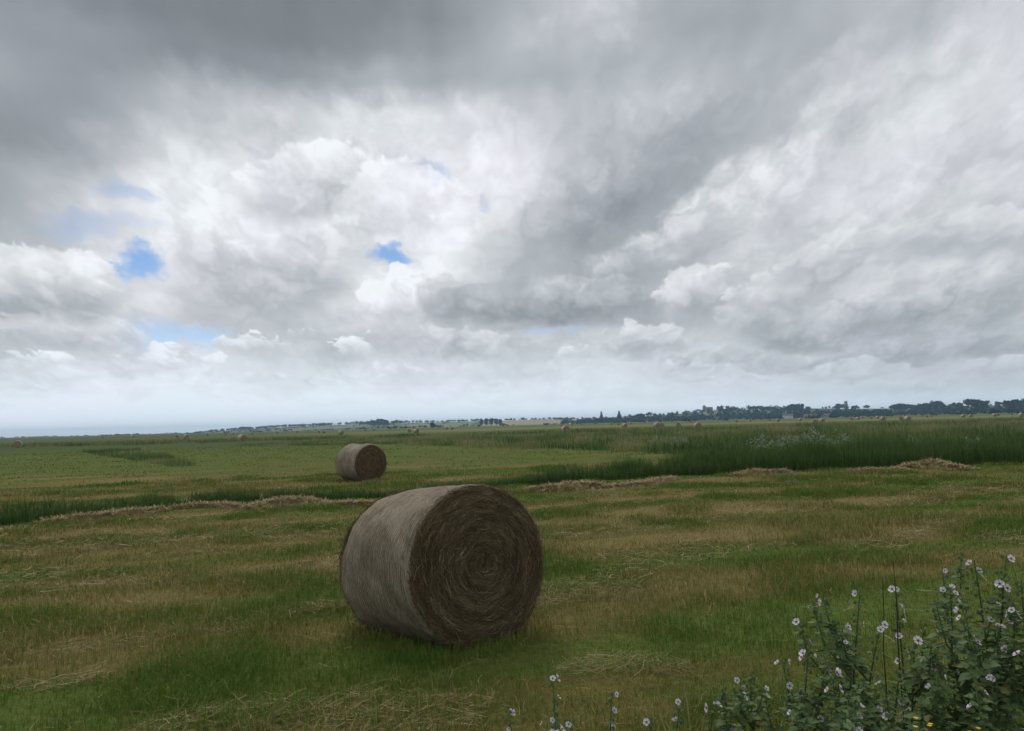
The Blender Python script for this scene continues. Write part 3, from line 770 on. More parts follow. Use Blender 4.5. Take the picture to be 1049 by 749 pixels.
# (x, y of the middle, height in px, yaw of the end, label)
FAR = [
 (18,455,7.6,-95,'pale round bale alone at the left edge of the far field'),
 (248,448.6,7.2,-62,'lone brown bale on the left half, midway between photo edge and second bale'),
 (190.5,447.4,4.2,-60,'dark ended bale touching a pale one near the left end of the low hill'),
 (182,446.6,3.8,-100,'pale bale left of a dark ended one, near the left end of the hill'),
 (105,447.8,2.3,-90,'tiny bale alone on the left skyline, a quarter of the way to the hill end'),
 (136,447.2,2.5,-50,'tiny dark bale on the left skyline midway between photo edge and hill end'),
 (213,444.6,2.6,-100,'tiny pale bale directly below the left tip of the hill'),
 (231,443.6,2.6,-80,'left of two tiny pale bales above the lone brown bale on the left'),
 (239,443.3,2.4,-80,'right of two tiny pale bales above the lone brown bale on the left'),
 (258.7,443.3,2.9,-95,'pale bale just right of the pair above the lone brown bale'),
 (284,442.2,2.2,-90,'tiny bale between the lone brown bale and the pale pair before the left hill'),
 (304,441.6,2.0,-70,'faintest tiny bale below the middle of the left hill'),
 (327,441.5,2.8,-100,'left bale of the pale pair before the patchwork hill fields'),
 (332,441.9,3.2,-95,'right bale of the pale pair before the patchwork hill fields'),
 (349.3,441.3,4.4,-60,'small brown bale right of the pale pair, above the second nearest bale'),
 (374,439.6,2.2,-90,'tiny bale below the dark square copse on the hill'),
 (382.5,439.5,2.3,-80,'tiny bale just right of the one below the dark square copse'),
 (400,438.5,1.9,-90,'tiny bale in a gap between the dark copse and the brown ended pair'),
 (420,440,4.0,-105,'pale bale on the left of the pair below the pale hill field'),
 (426.3,439.8,4.6,-60,'brown ended bale on the right of the pair below the pale hill field'),
 (458,437.3,2.8,-85,'left one of two bales below the row of slender trees'),
 (463,437,2.9,-80,'right one of two bales below the row of slender trees'),
 (579.3,438.6,7.0,-72,'brown bale standing out in the pale stubble left of the two pointed trees'),
 (585.8,433.9,2.2,-80,'tiny bale on the skyline field above the lone brown stubble bale'),
 (575,433.9,2.1,-90,'tiny bale up and left of the lone brown stubble bale'),
 (596,433.6,2.0,-100,'tiny bale a little left of the two pointed trees'),
 (640,435.6,4.3,-60,'brown bale below the right one of the two pointed trees'),
 (633.5,435.9,2.8,-95,'low pale bale touching the left of the bale below the pointed trees'),
 (626,432.8,2.4,-80,'tiny bale at the foot of the pointed trees'),
 (646,432.3,2.3,-80,'tiny bale just right of the foot of the pointed trees'),
 (672.6,433.8,5.0,-58,'left bale of the close pair left of the church hill'),
 (678.3,433.4,4.8,-95,'right bale of the close pair left of the church hill'),
 (695.6,435.1,4.8,-98,'pale bale between the close pair and the large pale bale below the church'),
 (714.8,434.9,6.6,-76,'large pale bale straight below the church tower'),
 (708,431,2.2,-90,'tiny bale on the far side of the field under the church hill'),
 (754.5,429.9,2.6,-90,'left tiny bale of two between the church and the white house'),
 (768,429.4,2.5,-70,'right tiny bale of two between the church and the white house'),
 (797,429.9,3.2,-80,'bale below the white house'),
 (788.5,429.2,2.4,-90,'small bale left of the one below the white house'),
 (819.7,428.8,3.0,-60,'bale between the white house and the long brown house'),
 (835.8,431.8,5.6,-92,'large pale bale below the long brown house'),
 (842.2,430.8,4.2,-60,'darker bale touching the large pale one below the long brown house'),
 (873,428.6,3.4,-100,'pale bale on the left of the group below the slim tower'),
 (879,428.4,3.2,-60,'dark bale in the middle of the group below the slim tower'),
 (883.5,427.3,2.4,-80,'tiny bale on the right of the group below the slim tower'),
 (892.8,427,2.8,-95,'pale bale in the stubble just right of the slim tower group'),
 (899,427.2,2.6,-60,'dark little bale beside the pale one right of the slim tower group'),
 (904.6,430,4.0,-60,'brown ended bale at the edge of the green reeds, left of the near pair'),
 (906,427,2.4,-90,'tiny bale behind the brown ended one at the reed edge'),
 (923.8,428.5,4.2,-100,'pale bale of the pair on the reed edge below the domed tree'),
 (929.8,429.2,5.0,-58,'dark ended bale of the pair on the reed edge below the domed tree'),
 (944,426.2,2.3,-80,'tiny bale left of two pale ones below the broad pair of trees'),
 (950,427.3,2.8,-95,'left of two pale bales in a row below the broad pair of trees'),
 (954.5,426,2.5,-90,'right of two pale bales in a row below the broad pair of trees'),
 (986.8,426.7,3.4,-60,'dark bale of two between the broad pair of trees and the big round tree'),
 (994.6,427.3,3.4,-70,'right hand dark bale just under the big round tree'),
 (1018.6,424.2,3.4,-60,'left brown bale of two right of the big round tree'),
 (1023,424.9,3.0,-90,'right paler bale of two right of the big round tree'),
 (1037,425.4,2.6,-90,'pale small bale near the right photo edge'),
 (1046.5,426.6,4.0,-60,'dark bale cut by the right photo edge'),
]
for k, (x, y, hp, yw, lab) in enumerate(FAR):
    Y = F * 1.22 / hp
    yb = y + hp / 2
    g = gnd(x, max(yb, hor(x) + 2.0))
    # stand where both the size and the foot in the picture agree best
    Y = min(max(Y, 60), 640)
    p = at(x, yb, Y)
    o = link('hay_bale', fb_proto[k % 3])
    o.location = (p.x, p.y, float(zg(p.x, p.y)) - 0.02)
    a = math.radians(yw) + math.atan2(-p.x, p.y) * 1.0
    o.rotation_euler = (0, 0, a)
    tag(o, lab, 'hay bale', GRP)
# ------------------------------------------------------------------ low hills on the right, their woods and villages
# skyline of the bare hill (photo x, y) and the depth of its crest and foot
SKY_X = [150, 205, 240, 300, 340, 388, 440, 500, 560, 600, 650, 700, 735, 780, 820, 850, 900, 950, 1003, 1049, 1120, 1300, 1600]
SKY_Y = [446, 443.6, 440.6, 437.0, 435.4, 433.4, 432.8, 431.2, 430.0, 430.0, 427.6, 424.0, 419.6, 419.6, 419.0, 419.0, 418.6, 417.6, 415.6, 414.4, 412, 409, 404]
def crest_depth(x): return float(np.interp(x, [200, 500, 800, 1049, 1400], [2300, 2100, 1750, 1500, 1350]))
def foot_depth(x): return crest_depth(x) - 560.0
def hill_h(x, Y):
    """height of the hill surface at photo column x and depth Y"""
    c = crest_depth(x); f = foot_depth(x)
    d = pdir(x, float(np.interp(x, SKY_X, SKY_Y))); top = CAM_H + d.z * (c / d.y)
    top = max(top, 0.0)
    t = (Y - f) / (c - f)
    k = sstep(0.0, 1.0, t) if t < 1 else 1.0 - 0.25 * sstep(1.0, 2.4, t)
    return float(top * k)
def on_hill(x, t):
    """point on the hill at column x, t from 0 at the foot to 1 at the crest"""
    Y = foot_depth(x) + t * (crest_depth(x) - foot_depth(x))
    d = pdir(x, hor(x))
    X = d.x * Y / d.y
    return Vector((X, Y, hill_h(x, Y)))
cols = np.linspace(150, 1600, 150); tt = np.linspace(-0.02, 2.2, 40)
V = np.array([[*on_hill(x, t)] for x in cols for t in tt])
V[:, 2] += (fbm(V[:, 0] / 130, V[:, 1] / 130, 4, 3) - 0.5) * 3.0 * np.clip(V[:, 2] / 12, 0, 1)
V[:, 2] -= 0.05
V = V.reshape(len(cols), len(tt), 3); V[:, 0, 2] = -1; V[:, -1, 2] = -1; V[0, :, 2] = np.minimum(V[0, :, 2], -0.5)
i = (np.arange(len(cols) - 1)[:, None] * len(tt) + np.arange(len(tt) - 1)[None, :]).ravel()
m_hill, nt = new_mat('hill_fields')
pos = nt.n('ShaderNodeNewGeometry').outputs['Position']
vo = nt.n('ShaderNodeTexVoronoi', feature='F1', voronoi_dimensions='2D'); nt.put(vo.inputs['Vector'], nt.vm('MULTIPLY', pos, (1.0, 0.6, 0.0)))
vo.inputs['Scale'].default_value = 0.0075
pk = nt.sep(vo.outputs['Color'])[0]
col = nt.ramp(pk, [(0.0, (0.05, 0.085, 0.025)), (0.22, (0.085, 0.12, 0.035)), (0.45, (0.15, 0.17, 0.06)), (0.62, (0.24, 0.21, 0.10)), (0.8, (0.10, 0.14, 0.045)), (0.95, (0.28, 0.25, 0.13))], 'CONSTANT')
col = nt.mix(nt.mr(nt.noise(pos, 0.02, 4.0), 0.35, 0.65, 0.0, 0.4), col, (0.07, 0.10, 0.03))
hx, hy, hz_ = nt.sep(pos)
ratio = nt.m('ADD', nt.m('DIVIDE', hx, nt.m('MAXIMUM', hy, 1.0)), nt.m('MULTIPLY', nt.m('SUBTRACT', nt.noise(pos, 0.004, 2.0), 0.5), 0.03))
col = nt.mix(nt.m('MULTIPLY', nt.mr(ratio, -0.048, -0.042, 0.0, 0.85), nt.mr(ratio, 0.080, 0.088, 1.0, 0.0)), col, (0.33, 0.29, 0.15))      # ripe field
col = nt.mix(nt.m('MULTIPLY', nt.mr(ratio, -0.150, -0.144, 0.0, 0.8), nt.mr(ratio, -0.054, -0.048, 1.0, 0.0)), col, (0.20, 0.23, 0.10))
finish(nt, col, 0.95, spec=0.05)
hills = link('hills', mesh_np('hills', V.reshape(-1, 3), None, smooth=True, quads=np.stack([i, i + len(tt), i + len(tt) + 1, i + 1], 1)), m_hill)
hills['kind'] = 'structure'

m_leafy, nt = new_mat('tree_foliage')
tn = nt.attr('tint')
col = nt.ramp(tn, [(0.0, (0.016, 0.034, 0.016)), (0.5, (0.030, 0.056, 0.024)), (1.0, (0.058, 0.086, 0.034))])
finish(nt, col, 0.85, spec=0.08, transl=0.12)
m_bark, nt = new_mat('tree_bark')
finish(nt, (0.085, 0.065, 0.045), 0.95, spec=0.05)

def crown_quads(rg, n, lobes, size, tint0=0.45):
    """leaf sprays spread through the volume of a few lobes: (centre, radii)"""
    k = rg.integers(0, len(lobes), n)
    C = np.array([l[0] for l in lobes])[k]; Rr = np.array([l[1] for l in lobes])[k]
    d = rg.normal(0, 1, (n, 3)); d /= np.linalg.norm(d, axis=1)[:, None]
    P = C + d * Rr * (rg.random(n) ** 0.33)[:, None] * (0.8 + 0.35 * rg.random(n))[:, None]
    a = rg.normal(0, 1, (n, 3)); a /= np.linalg.norm(a, axis=1)[:, None]
    b = np.cross(a, rg.normal(0, 1, (n, 3))); b /= np.linalg.norm(b, axis=1)[:, None]
    s = (size * (0.6 + 0.8 * rg.random(n)))[:, None]
    v = np.stack([P - a * s - b * s * .6, P + a * s * .2 - b * s, P + a * s + b * s * .5, P - a * s * .3 + b * s], 1).reshape(-1, 3)
    q = np.arange(n * 4).reshape(n, 4)
    return v, q, np.repeat(np.clip(rg.normal(tint0, 0.2, n), 0, 1), 4)
def tree(name, loc, H, Wd, shape, label, seed, group=None, cat='tree'):
    rg = np.random.default_rng(seed)
    root = empty(name, loc, rg.random() * 6)
    tag(root, label, cat, group)
    tb = MB()
    tr = 0.06 * H ** 0.8
    tb.tube([(0, 0, -0.5), (0.02 * H, 0, 0.25 * H), (0, 0.02 * H, 0.55 * H), (0.01 * H, 0, 0.8 * H)], [tr, tr * .8, tr * .5, tr * .15], 7)
    for a in range(6):
        t0 = rg.random() * 6.28; z0 = H * (0.3 + 0.07 * a)
        tb.tube([(0, 0, z0), (math.cos(t0) * Wd * .2, math.sin(t0) * Wd * .2, z0 + H * .12), (math.cos(t0) * Wd * .36, math.sin(t0) * Wd * .36, z0 + H * .18)], [tr * .45, tr * .3, tr * .1], 5)
    tb.build('trunk', m_bark, root, True)
    cb = MB()
    if shape == 'round':
        lobes = [((rg.normal(0, .17) * Wd, rg.normal(0, .17) * Wd, H * (0.34 + 0.46 * rg.random())), (Wd * .24, Wd * .24, H * .22)) for _ in range(10)] + [((0, 0, H * .42), (Wd * .46, Wd * .46, H * .40))]
    elif shape == 'flat':
        lobes = [((Wd * (-.42 + .84 * k / 5), rg.normal(0, .1) * Wd, H * (.72 + .12 * rg.random())), (Wd * .2, Wd * .2, H * .16)) for k in range(6)] + [((Wd * .1, 0, H * .5), (Wd * .25, Wd * .2, H * .2))]
    elif shape == 'pointed':
        lobes = [((0, 0, H * (.12 + .14 * k)), (Wd * .5 * (1 - k / 7), Wd * .5 * (1 - k / 7), H * .13)) for k in range(7)]
    else:
        lobes = [((rg.normal(0, .12) * Wd, rg.normal(0, .12) * Wd, H * (.3 + .6 * k / 6)), (Wd * .34, Wd * .34, H * .14)) for k in range(7)]
    v, q, tn = crown_quads(rg, 900, lobes, 0.055 * (H + Wd) / 2 + 0.1, 0.38)
    cb.add(v, quads=q, tint=tn)
    cb.build('crown', m_leafy, root)
    return root
def tree_px(name, x, ytop, wpx, t, shape, label, seed, group=None, Y=None):
    if Y is None: p = on_hill(x, t)
    else: p = at(x, hor(x), Y); p.z = 0.0
    pt = at(x, ytop, p.y)
    return tree(name, p, max(pt.z - p.z, 3.0), wpx / F * p.y, shape, label, seed, group)
TREES = [
 ('round_tree', 1003, 408.6, 24, .2, 'round', 'largest dark round tree standing tall on the right hillside'),
 ('broad_tree', 961, 410.0, 15, .6, 'round', 'tall broad tree at the right of the hill crest pair'),
 ('broad_tree', 948, 413.0, 14, .6, 'round', 'lower broad tree just left of the tall broad one on the crest'),
 ('domed_tree', 922, 413.2, 20, .6, 'round', 'wide domed pale tree on the crest between slim tower and the broad pair'),
 ('round_tree', 986, 416.0, 14, .6, 'round', 'smaller round tree touching the left of the largest dark round tree'),
 ('round_tree', 889, 414.4, 6, .95, 'round', 'small lone tree on the bare crest right of the slim tower'),
 ('round_tree', 860, 413.6, 12, .95, 'round', 'dark tree close against the left of the slim tower'),
 ('round_tree', 815, 414.0, 18, .7, 'round', 'dark tall tree on the crest above the white house'),
 ('round_tree', 787, 416.6, 10, .8, 'round', 'small round tree on the crest left of the one above the white house'),
 ('round_tree', 1041, 409.8, 26, .25, 'round', 'broad dark tree on the hillside at the right photo edge'),
 ('round_tree', 1062, 407.4, 26, .6, 'round', 'dark tree just beyond the right photo edge'),
 ('pointed_tree', 634.5, 422.0, 8, .1, 'pointed', 'taller and wider of the two dark pointed trees'),
 ('pointed_tree', 616.3, 422.6, 5, .1, 'pointed', 'slimmer of the two dark pointed trees, on the left'),
 ('round_tree', 655, 423.0, 16, .25, 'round', 'rounded tree on the hillside right of the two pointed trees'),
 ('round_tree', 443, 433.0, 6, 0, 'round', 'small dark round tree standing alone on the flat before the pale hill field'),
 ('slender_tree', 493.5, 429.4, 4.5, .1, 'slim', 'first from the left in the row of slender pale trees'),
 ('slender_tree', 498.5, 429.0, 5.5, .1, 'slim', 'second from the left in the row of slender pale trees'),
 ('slender_tree', 503.5, 428.8, 5.5, .1, 'slim', 'third from the left in the row of slender pale trees'),
 ('slender_tree', 508.5, 429.2, 5.5, .1, 'slim', 'fourth from the left in the row of slender pale trees'),
 ('slender_tree', 513, 429.8, 5, .1, 'slim', 'last on the right in the row of slender pale trees'),
 ('round_tree', 383, 430.4, 10, .4, 'round', 'left tree of the dark square copse on the hill'),
 ('round_tree', 389, 428.8, 10, .45, 'round', 'middle and tallest tree of the dark square copse on the hill'),
 ('round_tree', 395, 429.6, 9, .4, 'round', 'right tree of the dark square copse on the hill'),
 ('round_tree', 249, 437.2, 9, .7, 'round', 'dark tree sticking up near the left tip of the hill'),
]
for k, (nm, x, yt, wp, t, sh, lab) in enumerate(TREES):
    tree_px(nm, x, yt, wp, t, sh, lab, 100 + k, 'row of slender trees' if nm == 'slender_tree' else None, Y=900 if x == 443 else None)

# woods and hedges: a mass of crowns nobody could count
rg = np.random.default_rng(44)
wd = MB()
def crown_at(p, H, Wd, n=46, tint=0.36):
    lobes = [((p[0] + rg.normal(0, .16) * Wd, p[1] + rg.normal(0, .16) * Wd, p[2] + H * (0.32 + 0.4 * rg.random())), (Wd * .34, Wd * .34, H * .30)) for _ in range(4)] + [((p[0], p[1], p[2] + H * .3), (Wd * .5, Wd * .5, H * .34))]
    v, q, tn = crown_quads(rg, n, lobes, 0.13 * (H + Wd) / 2, tint + rg.normal(0, .07))
    wd.add(v, quads=q, tint=tn)
def wood(x0, x1, n, t0, t1, H0, H1):
    for _ in range(n):
        x = x0 + (x1 - x0) * rg.random(); t = t0 + (t1 - t0) * rg.random()
        p = on_hill(x, t); H = H0 + (H1 - H0) * rg.random() ** 1.4
        crown_at(p, H, H * (0.8 + 0.5 * rg.random()))
for args in ((590, 720, 220, .0, .35, 5, 10), (640, 735, 110, .3, .95, 5, 9), (735, 830, 230, .02, 1.0, 6, 11), (690, 880, 150, .0, .30, 5, 10),
             (830, 910, 150, .02, .5, 5, 9), (840, 880, 24, .8, 1.0, 5, 9), (880, 1100, 240, .0, .32, 5, 9), (935, 985, 110, .3, .95, 6, 11), (1020, 1130, 90, .3, 1.0, 6, 11), (1100, 1600, 240, .0, 1.0, 6, 11),
             (200, 340, 170, .75, 1.0, 5, 9), (215, 300, 46, .1, .4, 3, 5), (330, 385, 50, .85, 1.0, 4, 8), (365, 410, 40, .6, .95, 6, 11), (395, 490, 90, .9, 1.02, 4, 8), (355, 480, 34, .05, .12, 3, 6),
             (480, 590, 80, .95, 1.02, 4, 8), (575, 660, 110, .0, .2, 6, 10), (575, 640, 70, .5, 1.0, 4, 8), (300, 420, 26, .45, .55, 2.5, 4), (400, 500, 22, .55, .62, 3, 5), (900, 1000, 40, .92, 1.0, 3, 6)):
    wood(*args)
# thin line of bushes on the flat skyline at the left, and scrub below the hills
for _ in range(120):
    x = -150 + 370 * rg.random(); p = at(x, hor(x), 1300 + 500 * rg.random()); p.z = 0
    crown_at(p, 2.0 + 2.2 * rg.random(), 5 + 6 * rg.random(), 16, 0.3)
for _ in range(170):
    x = 230 + 900 * rg.random(); p = at(x, hor(x), foot_depth(x) * (0.55 + 0.42 * rg.random())); p.z = 0
    crown_at(p, 1.8 + 2.6 * rg.random() ** 2, 5 + 7 * rg.random(), 18, 0.36)
wo_ = wd.build('woods', m_leafy); wo_['kind'] = 'stuff'

# ------------------------------------------------------------------ villages
m_white, nt = new_mat('limewash'); finish(nt, nt.mix(nt.noise(nt.n('ShaderNodeTexCoord').outputs['Object'], 0.6, 4.0), (0.62, 0.60, 0.55), (0.72, 0.70, 0.66)), 0.9)
m_brown, nt = new_mat('stone_wall'); finish(nt, nt.mix(nt.noise(nt.n('ShaderNodeTexCoord').outputs['Object'], 0.8, 5.0), (0.22, 0.18, 0.14), (0.34, 0.29, 0.23)), 0.95)
m_tile, nt = new_mat('roof_tiles'); finish(nt, nt.mix(nt.noise(nt.n('ShaderNodeTexCoord').outputs['Object'], 1.2, 4.0), (0.16, 0.10, 0.075), (0.24, 0.15, 0.11)), 0.9)
m_slate, nt = new_mat('roof_slate'); finish(nt, nt.mix(nt.noise(nt.n('ShaderNodeTexCoord').outputs['Object'], 1.2, 4.0), (0.09, 0.095, 0.105), (0.14, 0.145, 0.155)), 0.7)
m_pane, nt = new_mat('window_glass'); finish(nt, (0.03, 0.035, 0.04), 0.15, spec=0.5)
def house(p, Lx, Ly, Hh, rh, rz, wall, roof, label, nwin=3, group=None, chimneys=1):
    root = empty('house', p, rz); tag(root, label, 'house', group)
    b = MB()
    z0 = -1.0
    v = [(-Lx/2,-Ly/2,z0),(Lx/2,-Ly/2,z0),(Lx/2,Ly/2,z0),(-Lx/2,Ly/2,z0),(-Lx/2,-Ly/2,Hh),(Lx/2,-Ly/2,Hh),(Lx/2,Ly/2,Hh),(-Lx/2,Ly/2,Hh),(-Lx/2,0,Hh+rh),(Lx/2,0,Hh+rh)]
    b.add(v, quads=[(0,1,5,4),(1,2,6,5),(2,3,7,6),(3,0,4,7)], tris=[(4,7,8),(5,9,6)])
    b.build('wall', wall, root)
    r = MB(); o = 0.35; t = 0.16; sl = rh / (Ly / 2)
    for s in (-1, 1):
        a = [(-Lx/2-o, 0, Hh+rh+.02), (Lx/2+o, 0, Hh+rh+.02), (Lx/2+o, s*(Ly/2+o), Hh-sl*o+.02), (-Lx/2-o, s*(Ly/2+o), Hh-sl*o+.02)]
        r.add(a + [(q[0], q[1], q[2] + t) for q in a], quads=[(0,1,2,3),(4,5,6,7),(0,1,5,4),(1,2,6,5),(2,3,7,6),(3,0,4,7)])
    rf = r.build('roof', roof, root)
    for k in range(chimneys):
        c = MB(); c.box(((-1) ** k * (Lx/2 - 0.5), 0, Hh + rh + 0.4), (0.6, 0.9, 1.6)); c.build('chimney', wall, rf)
    for k in range(nwin):
        w = MB(); cx = -Lx/2 + Lx * (k + .5) / nwin; w.box((cx, -Ly/2 - .03, Hh * .55), (0.95, .10, 1.35)); w.build('window', m_pane, root)
    d = MB(); d.box((Lx * .08 + Lx / nwin * .5, -Ly/2 - .035, 1.0), (0.95, .09, 2.0)); d.build('door', m_brown if wall is m_white else m_slate, root)
    return root
def hpx(x, t): return on_hill(x, t)
def face(p): return math.atan2(-p.x, p.y) * -1.0
H = [
 (807, .02, 15, 7, 4.6, 2.6, m_white, m_slate, 'long white house with grey roof at the foot of the wooded hill', 4, 2),
 (830, .04, 19, 7, 3.2, 2.6, m_brown, m_tile, 'long low brown house with tiled roof, right of the white house', 4, 1),
 (847, .05, 9, 6, 3.4, 2.4, m_brown, m_tile, 'short brown house between the long brown house and the slim tower', 2, 1),
 (676, .10, 9, 6, 3.6, 2.6, m_white, m_tile, 'small pale house among trees right of the pointed trees', 3, 1),
 (706, .60, 12, 7, 3.6, 2.8, m_brown, m_tile, 'brown roofed house on the slope just left of the church', 3, 1),
 (611, .02, 9, 6, 3.2, 2.3, m_white, m_slate, 'small white house half hidden left of the slimmer pointed tree', 3, 1),
 (915, .12, 13, 6, 3.0, 2.4, m_brown, m_tile, 'low brown house below the domed tree', 3, 1),
 (965, .10, 11, 6, 3.2, 2.4, m_brown, m_tile, 'low brown house below the broad pair of trees', 3, 1),
 (1013, .18, 8, 6, 4.0, 2.4, m_white, m_slate, 'pale gabled house just right of the largest dark round tree', 2, 1),
]
for (x, t, Lx, Ly, Hh, rh, wl, rf, lab, nw, ch) in H:
    p = hpx(x, t); house(p, Lx, Ly, Hh, rh, math.atan2(-p.x, p.y) + 0.15, wl, rf, lab, nw, None, ch)
# church on the hill
p = on_hill(722, .97); root = empty('church', p, 0.2); tag(root, 'stone church with a square tower on the hill crest', 'church')
b = MB(); b.box((0, 0, 5.0), (6, 6, 13)); tw = b.build('tower', m_brown, root)
b = MB(); b.add([(-3.3,-3.3,11.5),(3.3,-3.3,11.5),(3.3,3.3,11.5),(-3.3,3.3,11.5),(0,0,14.5)], tris=[(0,1,4),(1,2,4),(2,3,4),(3,0,4)], quads=[(0,3,2,1)]); b.build('roof', m_slate, tw)
for s in (-1.2, 1.2):
    b = MB(); b.box((s, -3.03, 9.2), (0.8, .12, 2.2)); b.build('belfry_opening', m_pane, tw)
b = MB(); b.box((12.0, 0, 2.0), (17.9, 7, 8)); b.build('nave', m_brown, root)
b = MB(); b.add([(3.02,-4,6.02),(21,-4,6.02),(21,4,6.02),(3.02,4,6.02),(3.02,0,9.6),(21,0,9.6)], quads=[(0,1,5,4),(2,3,4,5),(0,3,2,1)], tris=[(1,2,5),(0,4,3)]); b.build('roof', m_tile, root)
for k in range(4):
    b = MB(); b.box((6 + 4 * k, -3.53, 3.2), (1.0, .12, 2.6)); b.build('window', m_pane, root)
# slim tower rising out of the trees
p = on_hill(867.3, .9); root = empty('tower', p, 0.1); tag(root, 'slim square tower rising out of the trees on the crest', 'tower')
ht = at(867.3, 411.0, p.y).z - p.z
b = MB(); b.box((0, 0, ht / 2 - 1.5), (4.6, 4.6, ht + 1.0)); b.build('shaft', m_brown, root)
b = MB(); b.box((0, 0, ht - .55), (5.2, 5.2, 1.1)); b.build('parapet', m_brown, root)
for z in (.45, .78):
    b = MB(); b.box((0, -2.33, ht * z), (1.1, .12, 2.4)); b.build('window', m_pane, root)
# ------------------------------------------------------------------ raked hay along the ditch
def hay_heap(pts, wid, hgt, n, label, seed, name='hay_windrow', cat='raked hay', group='raked hay along the ditch', br=0.86):
    """a long low heap of loose hay following ground points"""
    rg = np.random.default_rng(seed); n = int(n * 2.8)
    P = np.array(pts, float); c = P.mean(0); P = P - c
    seg = np.concatenate([[0], np.cumsum(np.hypot(*np.diff(P, axis=0).T))]); L = seg[-1]
    nu, nv = max(16, int(L * 7)), 11
    u = np.linspace(0, 1, nu); s = u * L
    bx = np.interp(s, seg, P[:, 0]); by = np.interp(s, seg, P[:, 1])
    bx += (fbm(s * .9, s * 0 + seed, seed, 2) - .5) * .5; by += (fbm(s * .9, s * 0 + seed, seed + 1, 2) - .5) * .6
    tx, ty = np.gradient(bx), np.gradient(by); l = np.hypot(tx, ty); tx /= l; ty /= l
    prof = (0.05 + 1.5 * fbm(s * .9, s * 0 + 3.3, seed + 2, 4) ** 1.3) * np.sin(PI * np.clip(u, 0.001, .999)) ** 0.45
    def top(si, v):
        i = np.clip(np.searchsorted(s, si), 0, nu - 1); pr = prof[i]
        x = bx[i] - ty[i] * v * wid / 2 * (0.5 + .6 * pr); y = by[i] + tx[i] * v * wid / 2 * (0.5 + .6 * pr)
        z = .85 * hgt * pr * np.clip(1 - v * v, 0, 1) ** .8 + (fbm(x * 4, y * 4, seed + 6, 3) - .5) * .35 * hgt * (1 - v * v)
        return x, y, zg(x + c[0], y + c[1]) + np.maximum(z, -0.01)
    S_, Vv = np.meshgrid(s, np.linspace(-1, 1, nv), indexing='ij')
    x, y, z = top(S_.ravel(), Vv.ravel())
    mb = MB()
    i = (np.arange(nu - 1)[:, None] * nv + np.arange(nv - 1)[None, :]).ravel()
    mb.add(np.stack([x, y, z - .012], 1), quads=np.stack([i, i + nv, i + nv + 1, i + 1], 1), tint=0.93)
    si = rg.random(n) * L; v = np.clip(rg.normal(0, .68, n), -1.6, 1.6)
    x, y, z = top(si, v)
    a = rg.random(n) * 2 * PI
    Tt = np.stack([np.cos(a), np.sin(a), rg.normal(0, .42, n)], 1)
    Nn = np.stack([rg.normal(0, .3, n), rg.normal(0, .3, n), np.ones(n)], 1)
    wpx = max(0.004, 0.00042 * np.hypot(*c))
    vv, q, tn = strands(np.stack([x, y, z + .004 + .012 * rg.random(n)], 1), Tt, Nn, 0.12 + 0.25 * rg.random(n), wpx * (.7 + .6 * rg.random(n)), np.clip(rg.normal(br, .2, n), 0, 1), rg.normal(0, .08, n))
    mb.add(vv, quads=q, tint=tn)
    o = mb.build(name, m_straw); o.location = (c[0], c[1], 0)
    tag(o, label, cat, group)
    return o
def gl(*pts): return [(gnd(a, b).x, gnd(a, b).y) for a, b in pts]
hay_heap(gl((-60, 548), (0, 545), (36, 542)), .7, .13, 1500, 'flat brown hay heap by the ditch at the left photo edge', 1)
hay_heap(gl((50, 536), (70, 532), (110, 530), (150, 525), (166, 522)), .6, .17, 2600, 'long pale hay ridge rising to a hump along the left ditch reeds', 2)
hay_heap(gl((166, 522), (190, 520), (228, 518), (250, 519.5)), .38, .09, 1100, 'thin low hay strip continuing the humped ridge towards the big bale', 3)
hay_heap(gl((252, 521), (285, 517), (312, 514.5), (332, 516)), .65, .20, 2000, 'tallest tan hay heap, just left of the big bale by the ditch', 4)
hay_heap(gl((334, 516.5), (352, 516), (375, 515)), .4, .09, 900, 'short hay strip ending behind the left of the big bale', 5)
hay_heap(gl((536, 503), (570, 499.5), (600, 496.5), (622, 497.5)), .7, .22, 2300, 'tan hay heap by the ditch just right of the big bale', 6)
hay_heap(gl((624, 498), (655, 496), (690, 490.5)), .5, .12, 1300, 'thin hay ridge running from the heap beside the big bale to the tall reeds', 7)
hay_heap(gl((752, 488), (780, 485.5), (805, 483)), .6, .16, 1400, 'left half of the hay ridge below the white flowering weeds', 8)
hay_heap(gl((806, 482.5), (838, 479), (858, 480.5)), .8, .30, 1800, 'humped right half of the hay ridge below the white flowering weeds', 9)
hay_heap(gl((872, 484), (900, 483), (922, 482.5)), .5, .12, 1000, 'low hay strip between the two humped heaps at the tall reeds', 10)
hay_heap(gl((926, 481), (945, 477.5), (965, 479), (984, 481)), .9, .27, 2600, 'rightmost humped hay heap at the foot of the tall reeds', 11)

# thin straw left by the rake: scattered stalks along the rows
n = 30000
x, y, r = scatter_sector(n * 4, 3.0, 24, math.radians(43), 1.2)
rown = fbm((x * math.cos(ROW) + y * math.sin(ROW)) * 0.20, (-x * math.sin(ROW) + y * math.cos(ROW)) * 1.15 + (fbm(x * .2, y * .2, 8, 2) - .5) * 4, 55, 3)
k = ((rown > 0.63) & (RNG.random(len(x)) < .55)) | (RNG.random(len(x)) < 0.03)
